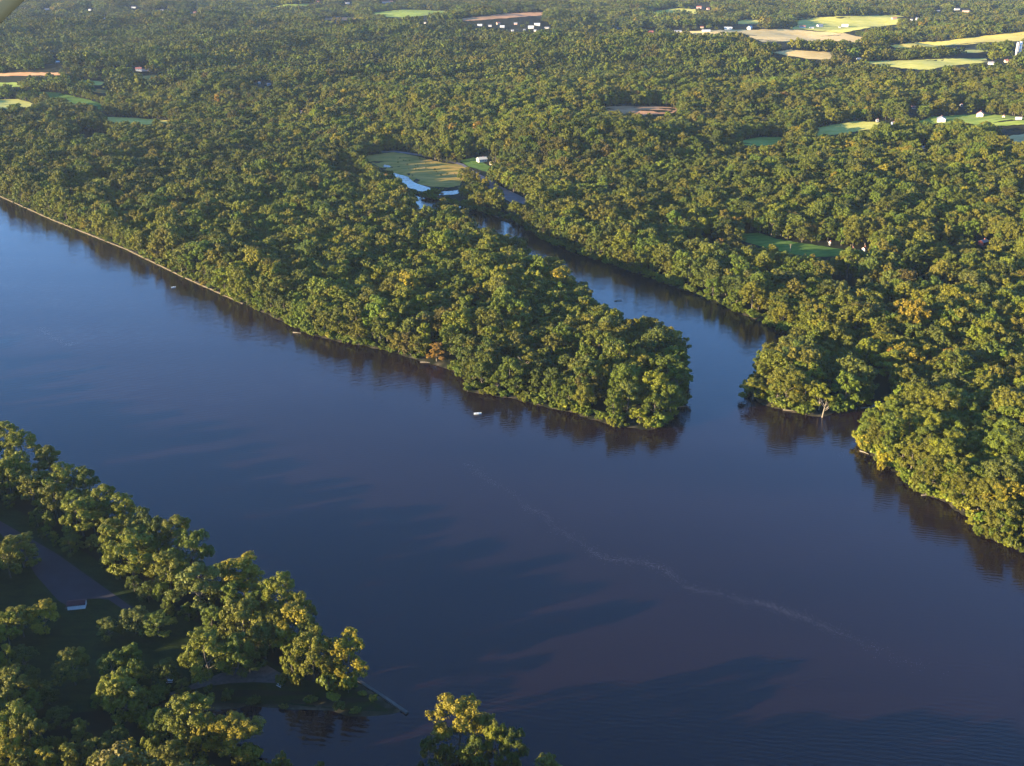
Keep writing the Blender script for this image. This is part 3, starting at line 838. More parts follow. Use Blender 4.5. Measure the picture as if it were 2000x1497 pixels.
# ------------------------------------------------------------------ hand-planted trees of the near bank (photo point of the tree top, crown width px, class, height m)
Y_, G_, O_, D_, K_, S_ = 'golden', 'mid-green', 'olive', 'dark green', 'yellow-green', 'grey-green'
Z6 = 1718 / 800.
NEAR6 = [(10, 48, 100, K_, 24), (75, 88, 125, K_, 25), (185, 142, 125, O_, 25), (60, 190, 110, K_, 23), (20, 215, 110, K_, 24), (120, 270, 115, O_, 22),
 (250, 225, 160, K_, 25), (345, 240, 95, D_, 23), (215, 315, 115, O_, 22), (425, 312, 105, K_, 25), (325, 385, 140, K_, 23), (510, 345, 135, K_, 26),
 (592, 405, 80, D_, 22), (645, 455, 110, D_, 23), (730, 445, 130, O_, 26), (805, 515, 145, G_, 25), (450, 485, 115, K_, 24), (535, 530, 185, K_, 26),
 (700, 605, 135, O_, 24), (1010, 597, 190, Y_, 26), (820, 660, 185, S_, 26), (1165, 690, 140, K_, 27), (1250, 765, 110, O_, 24),
 (1010, 815, 170, O_, 25), (1220, 832, 180, Y_, 26), (885, 835, 105, G_, 20), (1100, 900, 150, D_, 20), (855, 942, 180, K_, 26), (985, 948, 120, G_, 24),
 (1300, 935, 150, O_, 27), (1450, 925, 165, Y_, 28), (1215, 990, 80, K_, 21), (1130, 860, 120, O_, 22), (930, 640, 110, D_, 22), (1290, 880, 100, D_, 22),
 (75, 518, 150, O_, 22), (15, 560, 110, O_, 22), (170, 815, 125, Y_, 17), (75, 835, 120, O_, 17), (15, 860, 110, K_, 18),
 (448, 880, 90, S_, 12), (555, 845, 110, S_, 14), (655, 865, 120, G_, 13), (290, 1015, 130, O_, 19), (540, 985, 110, G_, 18), (460, 1030, 110, G_, 17),
 (20, 990, 70, K_, 17), (130, 1090, 70, D_, 15), (35, 1090, 140, O_, 22), (430, 1180, 90, G_, 9), (560, 1060, 90, G_, 15), (130, 1180, 80, G_, 14), (50, 1250, 170, K_, 24), (110, 1290, 130, O_, 22), (20, 1380, 130, Y_, 20),
 (325, 1308, 90, O_, 17), (250, 1378, 60, O_, 12), (185, 1425, 120, Y_, 16), (285, 1410, 110, O_, 17), (530, 1400, 130, Y_, 17), (620, 1388, 85, K_, 17),
 (700, 1418, 150, O_, 19), (970, 1283, 200, Y_, 21), (835, 1345, 130, Y_, 17), (1175, 1438, 100, O_, 19), (1335, 1478, 70, O_, 17), (400, 1440, 110, O_, 16), (80, 1440, 120, O_, 16),
 (1040, 1020, 110, D_, 12)]
NEAR6 += [(90, 1000, 100, D_, 13), (190, 1150, 90, D_, 12), (240, 1260, 100, D_, 10), (480, 1350, 100, D_, 12), (400, 1390, 110, O_, 15), (690, 1060, 100, D_, 12), (20, 1170, 100, O_, 20), (760, 1130, 70, D_, 7)]
TREES = [(x / Z6, 800 + y / Z6, w_ / Z6, c, h) for x, y, w_, c, h in NEAR6]
TREES += [(896, 1362, 100, Y_, 29), (942, 1392, 60, O_, 24), (968, 1412, 45, K_, 24), (1000, 1422, 52, D_, 22), (838, 1438, 38, D_, 18), (869, 1452, 34, O_, 15), (928, 1440, 60, D_, 20), (1074, 1474, 78, O_, 24), (1000, 1462, 40, K_, 14)]
SHRUBS6 = [(1375, 1093, 100, G_, 11), (1455, 1108, 85, K_, 11), (665, 1150, 90, G_, 6), (870, 1152, 45, D_, 5), (950, 1170, 60, D_, 6), (1565, 1198, 42, G_, 3.5), (1520, 1180, 45, G_, 3), (1180, 1110, 60, O_, 6), (1240, 1090, 70, O_, 9),
  (770, 1180, 60, D_, 5), (600, 1165, 60, O_, 5), (1300, 1190, 70, D_, 5), (1060, 1190, 60, D_, 5), (1420, 1215, 60, D_, 4), (1490, 1240, 50, G_, 3)]
SHR = [(x / Z6, 800 + y / Z6, w_ / Z6, c, h) for x, y, w_, c, h in SHRUBS6]

IND = []   # individual trees: dict(kind, x,y,z, var, rot, sx, sz, cls, amp, label?)
def plant(px, py, wpx, cls, h, kind='broadleaf_tree', var=None, label=None, amp=None, trunkpale=False):
    x, y = gp(px, py, h + 1.5)
    z = float(height(np.array([x]), np.array([y]))[0])
    z = max(z, .4)
    depth = y * CT - (z + h - H) * ST
    wm = wpx * depth / F
    if var is None:
        var = random.randrange(8) if kind != 'shrub' else random.choice((8, 9))
    bh, br = (SPEC[var][0], SPEC[var][1]) if var < 8 else (6.5, 4.9)
    IND.append(dict(kind=kind, x=x, y=y, z=z - .15, var=var, rot=random.uniform(0, 6.28), sx=1.15 * wm / 2 / br, sz=h / bh, cls=cls, amp=amp or random.uniform(.92, 1.15), label=label, pale=trunkpale))
for t in TREES: plant(*t)
for t in SHR: plant(*t, kind='shrub')
plant(852, 669, 38, 'rust-brown', 16, var=7, label='rust-brown rounded tree on the island shore above the small beach', amp=1.35)
plant(1474, 738, 46, 'olive', 16, var=1, label='pale feathery olive tree leaning over the left tip of the right spit', amp=1.25)
plant(1745, 682, 60, 'yellow-green', 26, var=4, label='tall bright yellow-green tree beside the dark inlet gap on the right bank', amp=1.3)
plant(1738, 678, 16, 'orange', 25, var=7, label='small orange-topped tree behind the tall yellow-green inlet tree')
plant(1852, 682, 34, 'orange', 22, var=3, label='orange-tinged tree in the right woods beyond the inlet')
plant(1176, 716, 38, 'golden', 26, var=5, label='golden-topped tree with a tall bare trunk near the island tip', amp=.8, trunkpale=True)
plant(1250, 800, 28, 'yellow-green', 11, var=3, label='small bright yellow-green tree at the island tip waterline', amp=1.35)
plant(1725, 895, 20, 'golden', 8, kind='shrub', label='small golden shrub on the sandy right bank edge', amp=1.0)
plant(1605, 752, 42, 'yellow-green', 20, var=0, label='yellow-green tree with a pale leaning trunk on the spit shore', amp=1.2, trunkpale=True)

# take the nearest scattered trees out of the forest mass as individuals
pxs, pys = project(A['x'], A['y'], A['z'] + 10)
inview = (pxs > 0) & (pxs < 2000) & (pys > 0) & (pys < 1497) & (A['var'] < 8)
near_clear = np.ones(len(A['x']), bool)
for d in IND:   # nothing of the mass stands on a hand-planted tree
    near_clear &= np.hypot(A['x'] - d['x'], A['y'] - d['y']) > (13 if d['cls'] == 'rust-brown' else 9.5 if (d['label'] and d['kind'] != 'shrub') else 5.0 if d['kind'] != 'shrub' else 2.5)
idx = np.where(inview & near_clear)[0]
dist = np.hypot(A['x'][idx], A['y'][idx])
take = idx[np.argsort(dist)][:max(0, 296 - len([d for d in IND if d['kind'] != 'shrub']))]
for i in take:
    IND.append(dict(kind='broadleaf_tree', x=A['x'][i], y=A['y'][i], z=A['z'][i], var=int(A['var'][i]), rot=A['rot'][i], sx=A['sc'][i] * 1.07, sz=A['sc'][i], cls=CLS[int(A['cls'][i])], amp=A['amp'][i], label=None, pale=False))
near_clear[take] = False
A = {k: v[near_clear] for k, v in A.items()}

# ------------------------------------------------------------------ the forest mass: ONE object
protos = bpy.data.collections.new('tree_shapes')
for i, me in enumerate(PROTO):
    o = bpy.data.objects.new('shape_%02d' % i, me); protos.objects.link(o)
n = len(A['x'])
me = bpy.data.meshes.new('forest')
me.vertices.add(n)
me.vertices.foreach_set('co', np.stack([A['x'], A['y'], A['z']], 1).astype(np.float32).ravel())
def attr(nm, ty, data, key='value'):
    a = me.attributes.new(nm, ty, 'POINT'); a.data.foreach_set(key, data.ravel())
attr('variant', 'INT', A['var'].astype(np.int32))
attr('spin', 'FLOAT', A['rot'].astype(np.float32))
rgs = np.random.default_rng(99)
sx = A['sc'] * rgs.uniform(.95, 1.2, n); sz = A['sc'] * rgs.uniform(.9, 1.12, n)
attr('size', 'FLOAT_VECTOR', np.stack([sx, sx * rgs.uniform(.9, 1.1, n), sz], 1).astype(np.float32), 'vector')
stand = 1 + (fbm(A['x'] / 240, A['y'] / 200, 61, 3) - .5) * np.where(A['y'] > 1500, .95, .45)
tint = TARR[A['cls'].astype(int)] * stand[:, None] * A['amp'][:, None] * rgs.uniform(.9, 1.1, (n, 3))
attr('tint', 'FLOAT_COLOR', np.concatenate([tint, np.ones((n, 1))], 1).astype(np.float32), 'color')
forest = bpy.data.objects.new('forest', me); COL.objects.link(forest)
tag(forest, 'continuous mixed broadleaf forest covering island, banks and hills to the horizon', kind='stuff')
ng = bpy.data.node_groups.new('forest', 'GeometryNodeTree')
ng.interface.new_socket('Geometry', in_out='INPUT', socket_type='NodeSocketGeometry')
ng.interface.new_socket('Geometry', in_out='OUTPUT', socket_type='NodeSocketGeometry')
N, L = ng.nodes, ng.links
gi = N.new('NodeGroupInput'); go = N.new('NodeGroupOutput')
ci = N.new('GeometryNodeCollectionInfo'); ci.inputs['Collection'].default_value = protos
ci.inputs['Separate Children'].default_value = True; ci.inputs['Reset Children'].default_value = True
ip = N.new('GeometryNodeInstanceOnPoints'); ip.inputs['Pick Instance'].default_value = True
def na(nm, ty):
    q = N.new('GeometryNodeInputNamedAttribute'); q.data_type = ty; q.inputs['Name'].default_value = nm; return q.outputs['Attribute']
cx = N.new('ShaderNodeCombineXYZ'); L.new(na('spin', 'FLOAT'), cx.inputs['Z'])
L.new(gi.outputs[0], ip.inputs['Points']); L.new(ci.outputs[0], ip.inputs['Instance'])
L.new(na('variant', 'INT'), ip.inputs['Instance Index'])
L.new(cx.outputs[0], ip.inputs['Rotation']); L.new(na('size', 'FLOAT_VECTOR'), ip.inputs['Scale'])
L.new(ip.outputs[0], go.inputs[0])
md = forest.modifiers.new('forest', 'NODES'); md.node_group = ng
print('forest instances', n, 'individuals', len(IND))

# ------------------------------------------------------------------ individual trees and their labels
LM = [(150, 1180, 'the white shelter'), (60, 1080, 'the parking lot'), (332, 1329, 'the upper picnic table'), (548, 1337, 'the lower picnic table'),
      (795, 1392, 'the river wall end'), (430, 1495, 'the dark inlet head'), (900, 1490, 'the lowest waterside point'), (0, 900, 'the near bank\'s left corner'),
      (500, 1200, 'the middle of the near bank shore'), (20, 1497, 'the lower left corner'), (280, 1080, 'the lot-side river shore'),
      (851, 712, 'the rust-brown island tree'), (1010, 778, 'the island beach nearest the boat'), (1262, 842, 'the island tip'), (1338, 710, 'the island\'s shaded back corner'),
      (1150, 600, 'the back channel side of the island'), (1120, 740, 'the heart of the island tip'), (660, 668, 'the island shore bend'),
      (1480, 780, 'the left end of the right spit'), (1640, 800, 'the spit shore with driftwood'), (1800, 775, 'the head of the right inlet'),
      (1680, 865, 'the sandy point below the inlet'), (1850, 985, 'the right bank\'s fallen branches'), (1990, 1060, 'the right edge of the bank'),
      (1970, 860, 'the right bank woods at the edge'), (1560, 660, 'the channel notch above the spit'), (1900, 720, 'the woods behind the inlet')]
LMW = [(gp(a, b, 1.5), t) for a, b, t in LM]
ORD = ['nearest', 'second nearest', 'third nearest', 'fourth nearest', 'fifth nearest', 'sixth nearest', 'seventh nearest', 'eighth nearest', 'ninth nearest', 'tenth nearest', 'eleventh nearest', 'twelfth nearest', 'thirteenth nearest', 'fourteenth nearest', 'fifteenth nearest', 'sixteenth nearest', 'seventeenth nearest', 'eighteenth nearest', 'nineteenth nearest', 'twentieth nearest']
buckets = {}
for d in IND:
    if d['label']: continue
    k = min(range(len(LMW)), key=lambda q: (LMW[q][0][0] - d['x']) ** 2 + (LMW[q][0][1] - d['y']) ** 2)
    dd = math.hypot(LMW[k][0][0] - d['x'], LMW[k][0][1] - d['y'])
    buckets.setdefault((k, d['cls'], d['kind']), []).append((dd, d))
COLN = {'golden': 'golden-yellow', 'yellow-green': 'yellow-green', 'olive': 'olive-green', 'mid-green': 'mid-green', 'dark green': 'dark green', 'grey-green': 'grey-green', 'rust-brown': 'rust-brown', 'brown': 'brownish', 'orange': 'orange'}
for (k, c, kind), lst in buckets.items():
    lst.sort(key=lambda t: t[0])
    for i, (dd, d) in enumerate(lst):
        d['label'] = '%s %s, its colour\'s %s to %s' % (COLN[c], 'shrub' if kind == 'shrub' else 'broadleaf tree', ORD[min(i, 19)], LMW[k][1])
for d in IND:
    e = empty(d['kind'], (d['x'], d['y'], d['z']), d['rot'])
    e.scale = (d['sx'], d['sx'], d['sz'])
    grp = 'shrubs on the near bank' if d['kind'] == 'shrub' else ('trees of the near bank park' if d['y'] < 640 and d['x'] < 60 else 'trees along the island and right bank shores')
    tag(e, d['label'], 'shrub' if d['kind'] == 'shrub' else 'tree', grp)
    c = bpy.data.objects.new('crown', CROWN[d['var']]); COL.objects.link(c); c.parent = e
    col = np.array(TINT[d['cls']]) * d['amp']
    c['tint'] = [float(v) for v in col]
    me = TRUNK[d['var']]
    if d['pale']:
        me = me.copy(); me.materials[0] = M_PALEBARK
    t = bpy.data.objects.new('trunk', me); COL.objects.link(t); t.parent = e

# ------------------------------------------------------------------ dead trees and driftwood
def dead_tree(px, py, h, label, lean=(0, 0), seed=1):
    x, y = gp(px, py, 1.5); rg = random.Random(seed)
    e = empty('dead_tree', (x, y, gz(x, y) - .2)); tag(e, label, 'dead tree')
    mb = MB(); top = (lean[0], lean[1], h)
    mb.tube([(0, 0, 0), (lean[0] * .4, lean[1] * .4, h * .5), top], [.55, .4, .1], 7); mb.build('trunk', M_PALEBARK, e)
    for k in range(9):
        t = rg.uniform(.35, .9); a = rg.uniform(0, 6.28); l = h * rg.uniform(.25, .42)
        b = (lean[0] * t, lean[1] * t, h * t)
        m1 = (b[0] + math.cos(a) * l * .5, b[1] + math.sin(a) * l * .5, b[2] + l * .45)
        m2 = (b[0] + math.cos(a) * l * .8, b[1] + math.sin(a) * l * .8, b[2] + l * rg.uniform(.7, 1.1))
        q = MB().tube([b, m1, m2], [.26, .17, .05], 5)
        a2 = a + rg.uniform(-.8, .8)
        q.tube([m1, (m1[0] + math.cos(a2) * l * .4, m1[1] + math.sin(a2) * l * .4, m1[2] + l * .4)], [.13, .04], 4)
        q.build('branch', M_PALEBARK, e)
dead_tree(1022, 745, 17, 'bare pale dead tree standing among the island tip trees', (1, -1), 3)
dead_tree(1762, 868, 16, 'bare grey dead tree behind the sandy point', (-1, 0), 5)
dead_tree(1606, 812, 13, 'pale leaning bare trunk at the waterline of the right spit', (2.5, 2), 8)
dead_tree(1858, 955, 15, 'pale forked dead tree in the right bank foliage', (-3, 1), 11)

def driftwood(px, py, l, ang, label, br=2, seed=1):
    x, y = gp(px, py); rg = random.Random(seed)
    e = empty('driftwood_log', (x, y, .15), ang); tag(e, label, 'driftwood')
    MB().tube([(-l / 2, 0, .1), (0, rg.uniform(-.4, .4), .35), (l / 2, rg.uniform(-.5, .5), .25)], [.42, .34, .14], 7).build('log', M_PALEBARK, e)
    for k in range(br):
        t = rg.uniform(-.1, .4) * l; a = rg.choice((-1, 1)) * rg.uniform(.5, 1.1)
        MB().tube([(t, 0, .3), (t + l * .25 * math.cos(a), l * .25 * math.sin(a), rg.uniform(.5, 1.8))], [.16, .05], 5).build('branch', M_PALEBARK, e)
driftwood(1695, 797, 11, R(12), 'long pale log afloat at the mouth of the right inlet', 1, 1)
driftwood(1705, 790, 9, R(18), 'second pale log just behind the long one at the inlet mouth', 1, 2)
driftwood(1672, 798, 7, R(75), 'dark snag at the right end of the spit', 3, 3)
driftwood(1810, 968, 7, R(5), 'pale fallen tree lying in the water below the right bank', 4, 4)
driftwood(1540, 803, 8, R(-20), 'pale log lying on the spit shore', 1, 5)
driftwood(830, 709, 8, R(-12), 'pale log on the small beach left of the rust-brown tree', 1, 6)
driftwood(1333, 795, 9, R(10), 'bare snag reaching over the water right of the island tip', 4, 7)
driftwood(580, 651, 8, R(-20), 'fallen pale trunk on the island shore bend', 2, 8)
driftwood(1688, 885, 7, R(-50), 'log on the sand of the right point', 1, 10)
driftwood(1208, 588, 8, R(15), 'thin branch afloat in the back channel', 2, 12)

# ------------------------------------------------------------------ shore walls
def wall_strip(name, pxs_, width, z0, z1, m, label, cat, jit=0.0, z=0):
    P = [Vector(gp(*p)) for p in pxs_]
    Q = [P[0]]
    for a, b in zip(P, P[1:]):
        k = max(1, int((b - a).length / 6))
        for i in range(1, k + 1): Q.append(a.lerp(b, i / k))
    mb = MB(); ring = []
    for i, p in enumerate(Q):
        d = (Q[min(i + 1, len(Q) - 1)] - Q[max(i - 1, 0)]).normalized(); nrm = Vector((-d.y, d.x))
        j = random.uniform(-jit, jit); zz = z1 + random.uniform(-jit, jit) * .3
        a = p + nrm * (width + j); b = p - nrm * (.5 + j * .5)
        ring.append([(a.x, a.y, z0), (a.x, a.y, zz), (b.x, b.y, zz - .1), (b.x, b.y, z0)])
    for i, r_ in enumerate(ring): mb.v += r_
    for i in range(len(ring) - 1):
        a = i * 4; b = a + 4
        for k in range(4): mb.f.append((a + k, a + (k + 1) % 4, b + (k + 1) % 4, b + k))
    mb.f += [(3, 2, 1, 0), tuple(len(mb.v) - 4 + k for k in range(4))]
    o = mb.build(name, m); tag(o, label, cat); return o
M_STONE = simple('bank_stone', (.13, .10, .06), .9, .3, .35)
M_CONC = simple('concrete', (.07, .064, .058), .85, .22, .3)
wall_strip('stone_embankment', [(-100, 340), (0, 384), (100, 429), (250, 489), (350, 538), (475, 594)], .8, -1.2, .85, M_STONE, 'low tan stone embankment along the island shore at left', 'embankment', .7)
wall_strip('river_wall', [(796, 1394), (742, 1357), (690, 1324), (600, 1266)], 1.0, -1.6, .9, M_CONC, 'grey concrete river wall tapering out from the near bank point', 'wall')

# ------------------------------------------------------------------ buildings
def house(px, py, wp, dp, hp, wc, rc, ang, label):
    wp, hp = wp * (.82 if py < 130 else .95), hp * (.85 if py < 130 else 1.0)
    p = hit(px, py)
    depth = p.y * CT - (p.z - H) * ST
    k = depth / F
    w_ = wp * k * .95; d_ = max(dp * k, w_ * .4); tot = max(hp * k, 4.2); hw = tot * .62; rise = tot * .38
    e = empty('house' if 'barn' not in label and 'shed' not in label else ('barn' if 'barn' in label else 'shed'), (p.x, p.y, p.z - .1), R(ang))
    e['label'] = label; e['category'] = 'house' if e.name.startswith('house') else ('barn' if e.name.startswith('barn') else 'shed')
    e['group'] = 'scattered farm and hamlet buildings'
    X, Yh = w_ / 2, d_ / 2
    z0 = -2.5
    v = [(-X, -Yh, z0), (X, -Yh, z0), (X, Yh, z0), (-X, Yh, z0), (-X, -Yh, hw), (X, -Yh, hw), (X, Yh, hw), (-X, Yh, hw), (-X, 0, hw + rise), (X, 0, hw + rise)]
    f = [(0, 1, 5, 4), (2, 3, 7, 6), (1, 2, 6, 9, 5), (3, 0, 4, 8, 7), (3, 2, 1, 0)]
    mesh_obj('wall', v, f, WALLM[wc], e)
    o_ = .06 * d_ + .2; t = .25; sl = rise / Yh
    mb = MB()
    for s in (-1, 1):
        a = (-X - o_, s * (Yh + o_), hw - o_ * sl + .05); b = (X + o_, s * (Yh + o_), hw - o_ * sl + .05)
        c = (X + o_, 0, hw + rise + .05); d = (-X - o_, 0, hw + rise + .05)
        lo = [a, b, c, d]; hi = [(q[0], q[1], q[2] + t) for q in lo]
        mb.add(lo + hi, [(0, 1, 2, 3), (7, 6, 5, 4), (0, 4, 5, 1), (1, 5, 6, 2), (2, 6, 7, 3), (3, 7, 4, 0)])
    r_ = mb.build('roof', ROOFM.get(rc, ROOFM['grey']), e)
    if py > 100:
        MB().box(X * .3, X * .3 + .9, -.45, .45, hw + rise * .5, hw + rise + 1.3).build('chimney', ROOFM['red'], r_)
        for s in (-1, 1):
            for i in range(3):
                x_ = -X * .6 + i * X * .6
                MB().box(x_ - .55, x_ + .55, s * Yh - .05, s * Yh + .05, hw * .35, hw * .35 + 1.4).build('window', M_GLASS, e)
        MB().box(-X - .05, -X + .05, -.6, .6, 0, 2.2).build('door', M_DOOR, e)
    return e, (w_, d_, hw, rise)
for h in HOUSES:
    e, dm = house(*h)
    if 'long red-roofed wing' in h[8]:
        X = dm[0]
        mb = MB().box(X * .5, X * 1.7, -dm[1] * .3, dm[1] * .3, -2, dm[2] * .7)
        mb.build('wing', WALLM['pinkish'], e)
        MB().box(X * .5, X * 1.75, -dm[1] * .36, dm[1] * .36, dm[2] * .7, dm[2] * .7 + .5).build('wing_roof', ROOFM['red'], e)

# park shelter
def shelter():
    p = hit(151, 1186)
    e = empty('park_shelter', (p.x, p.y, p.z), R(11)); tag(e, 'white park shelter with dark red roof beside the parking lot', 'shelter')
    w_, d_, h_ = 8.6, 4.6, 2.7; X, Y2 = w_ / 2, d_ / 2
    v = [(-X, -Y2, -.3), (X, -Y2, -.3), (X, Y2, -.3), (-X, Y2, -.3), (-X, -Y2, h_), (X, -Y2, h_), (X, Y2, h_), (-X, Y2, h_), (-X, 0, h_ + .9), (X, 0, h_ + .9)]
    mesh_obj('wall', v, [(0, 1, 5, 4), (2, 3, 7, 6), (1, 2, 6, 9, 5), (3, 0, 4, 8, 7)], simple('white_paint', (.8, .78, .76), .6, .05), e)
    mb = MB()
    for s in (-1, 1):
        lo = [(-X - .4, s * (Y2 + .5), h_ - .15), (X + .4, s * (Y2 + .5), h_ - .15), (X + .4, 0, h_ + .98), (-X - .4, 0, h_ + .98)]
        hi = [(q[0], q[1], q[2] + .15) for q in lo]
        mb.add(lo + hi, [(0, 1, 2, 3), (7, 6, 5, 4), (0, 4, 5, 1), (1, 5, 6, 2), (2, 6, 7, 3), (3, 7, 4, 0)])
    mb.build('roof', simple('dark_red_roofing', (.05, .012, .016), .7), e)
    MB().box(-X - 1.6, -X - .01, -.8, .8, .0, .12).build('doorstep', M_CONC, e)
    MB().box(-X - .04, -X + .03, -.5, .5, 0, 2.1).build('door', M_DOOR, e)
shelter()

def picnic_table(px, py, ang, label):
    p = hit(px, py)
    e = empty('picnic_table', (p.x, p.y, p.z + .1), ang); tag(e, label, 'picnic table', 'picnic tables by the gravel turnaround')
    m = simple('pale_boards', (.62, .60, .58), .7, .1)
    MB().box(-1.4, 1.4, -.65, .65, .74, .82).build('tabletop', m, e)
    for s in (-1, 1):
        MB().box(-1.4, 1.4, s * 1.15 - .2, s * 1.15 + .2, .42, .48).build('bench', m, e)
        MB().tube([(s * .9, -1.1, 0), (s * .9, 0, .74)], [.06, .06], 5).build('leg', M_BARK, e)
        MB().tube([(s * .9, 1.1, 0), (s * .9, 0, .74)], [.06, .06], 5).build('leg', M_BARK, e)
picnic_table(332, 1332, R(5), 'pale picnic table in the strip of light left of the gravel')
picnic_table(548, 1340, R(-35), 'pale picnic table in deep shade right of the gravel')

def car(px, py, ang, c, label):
    p = hit(px, py)
    e = empty('parked_car', (p.x, p.y, p.z + .1), ang); tag(e, label, 'car')
    m = simple('car_paint', c, .35, .03, spec=.5)
    v = []; prof = [(-2.2, .35, .75), (-2.1, .3, .95), (-1.1, .3, 1.0), (1.4, .3, 1.0), (2.2, .35, .8)]
    mb = MB()
    n0 = 0
    for (x_, a, b) in prof:
        for (yy, zz) in ((-.85, a), (.85, a), (.85, b), (-.85, b)): mb.v.append((x_, yy, zz))
    for i in range(4):
        for k in range(4): mb.f.append((i * 4 + k, i * 4 + (k + 1) % 4, i * 4 + 4 + (k + 1) % 4, i * 4 + 4 + k))
    mb.f += [(3, 2, 1, 0), (16, 17, 18, 19)]
    mb.build('body', m, e)
    mesh_obj('cabin', [(-1.9, -.8, 1.0), (1.0, -.8, 1.0), (1.0, .8, 1.0), (-1.9, .8, 1.0), (-1.5, -.65, 1.5), (.4, -.65, 1.5), (.4, .65, 1.5), (-1.5, .65, 1.5)],
             [(0, 1, 5, 4), (1, 2, 6, 5), (2, 3, 7, 6), (3, 0, 4, 7), (4, 5, 6, 7)], M_GLASS, e)
    for sx_ in (-1.35, 1.35):
        for s in (-1, 1):
            MB().tube([(sx_, s * .72, .34), (sx_, s * .9, .34)], [.34, .34], 12).build('wheel', simple('tyre', (.02, .02, .02), .9), e)
car(1031, 400, R(-40), (.8, .78, .74), 'white car at the right end of the roadside lot')

# stacks and poles
def stack(px, py, hpx, rad, label):
    p = hit(px, py); k = (p.y * CT - (p.z - H) * ST) / F; h_ = hpx * k
    e = empty('chimney_stack', (p.x, p.y, p.z - 1)); tag(e, label, 'chimney', 'twin tall stacks')
    MB().tube([(0, 0, 0), (0, 0, h_)], [rad * 1.12, rad * .95], 20).build('shaft', simple('stack_white', (.74, .66, .60), .7, .1, .15), e, True)
    MB().tube([(0, 0, h_), (0, 0, h_ + 1.2)], [rad * 1.08, rad * 1.08], 20).build('rim', WALLM['grey'], e, True)
    for z_ in (.3, .55, .8):
        MB().tube([(0, 0, h_ * z_), (0, 0, h_ * z_ + .8)], [rad * 1.14, rad * 1.14], 20).build('band', WALLM['pinkish'], e, True)
stack(1983.5, 113, 29, 2.4, 'thinner pale tall stack, left of the twin stacks')
stack(1990, 112, 29, 3.3, 'thicker white tall stack, right of the twin stacks')
def pole(px, py, hpx, label, m):
    p = hit(px, py); k = (p.y * CT - (p.z - H) * ST) / F; h_ = hpx * k
    e = empty('utility_pole', (p.x, p.y, p.z - .5)); tag(e, label, 'utility pole')
    MB().tube([(0, 0, 0), (0, 0, h_)], [.35, .22], 8).build('post', m, e)
    MB().box(-1.6, 1.6, -.12, .12, h_ * .9, h_ * .9 + .3).build('crossarm', m, e)
pole(1543, 492, 16, 'pale wooden pole standing on the bright green lawn', M_PALEBARK)
pole(1808, 229, 10, 'pale pole beside the farm lane behind the white barn', M_PALEBARK)
pole(1955, 108, 9, 'tan pole between the field and the tall stacks', M_PALEBARK)

# creek bridge
def bridge():
    x0, y0 = gp(835, 383); x1, y1 = gp(862, 391)
    a = math.atan2(y1 - y0, x1 - x0); l = math.hypot(x1 - x0, y1 - y0) + 6
    e = empty('creek_bridge', ((x0 + x1) / 2, (y0 + y1) / 2, 2.0), a); tag(e, 'rusty brown low bridge over the creek below the pond', 'bridge')
    m = simple('rusty_steel', (.20, .10, .07), .8, .2)
    MB().box(-l / 2, l / 2, -2.4, 2.4, .0, .5).build('deck', m, e)
    for s in (-1, 1):
        MB().box(-l / 2, l / 2, s * 2.5 - .1, s * 2.5 + .1, .5, 1.7).build('girder', m, e)
        MB().box(s * l * .3 - .5, s * l * .3 + .5, -2.2, 2.2, -3, 0).build('pier', M_CONC, e)
bridge()

# ------------------------------------------------------------------ boats
def boat(px, py, l, ang, label, cover=False):
    x, y = gp(px, py)
    e = empty('motor_boat', (x, y, 0), ang); tag(e, label, 'boat', 'small boats on the river')
    m = simple('boat_white', (.8, .79, .76), .35, .03, spec=.5)
    st = [(-.5, .42, .0), (-.25, .46, 0), (.1, .45, 0), (.33, .30, .05), (.5, .02, .2)]
    v = []; f = []
    for (t, b, k) in st:
        w_ = b * l * .40
        v += [(t * l, -w_, .75 + k), (t * l, -w_ * .75, -.15 + k), (t * l, 0, -.35 + k), (t * l, w_ * .75, -.15 + k), (t * l, w_, .75 + k), (t * l, w_ * .82, .72 + k), (t * l, 0, .12 + k), (t * l, -w_ * .82, .72 + k)]
    for i in range(len(st) - 1):
        for k in range(8): f.append((i * 8 + k, i * 8 + (k + 1) % 8, i * 8 + 8 + (k + 1) % 8, i * 8 + 8 + k))
    f += [(7, 6, 5, 4, 3, 2, 1, 0), tuple(range(32, 40))]
    mesh_obj('hull', v, f, m, e)
    MB().box(-.22 * l, -.14 * l, -.15 * l, .15 * l, .2, .62).build('seat', WALLM['cream'], e)
    MB().box(.02 * l, .10 * l, -.14 * l, .14 * l, .2, .95).build('console', m, e)
    mo = MB().box(-.56 * l, -.5 * l, -.16, .16, .5, 1.15).box(-.55 * l, -.52 * l, -.06, .06, -.4, .5)
    mo.build('outboard_motor', simple('motor_black', (.03, .03, .035), .4), e)
boat(933, 809, 5.6, R(12), 'white open motor boat on the river off the island tip')
boat(339, 562, 4.6, R(30), 'tiny white boat near the island embankment at left')

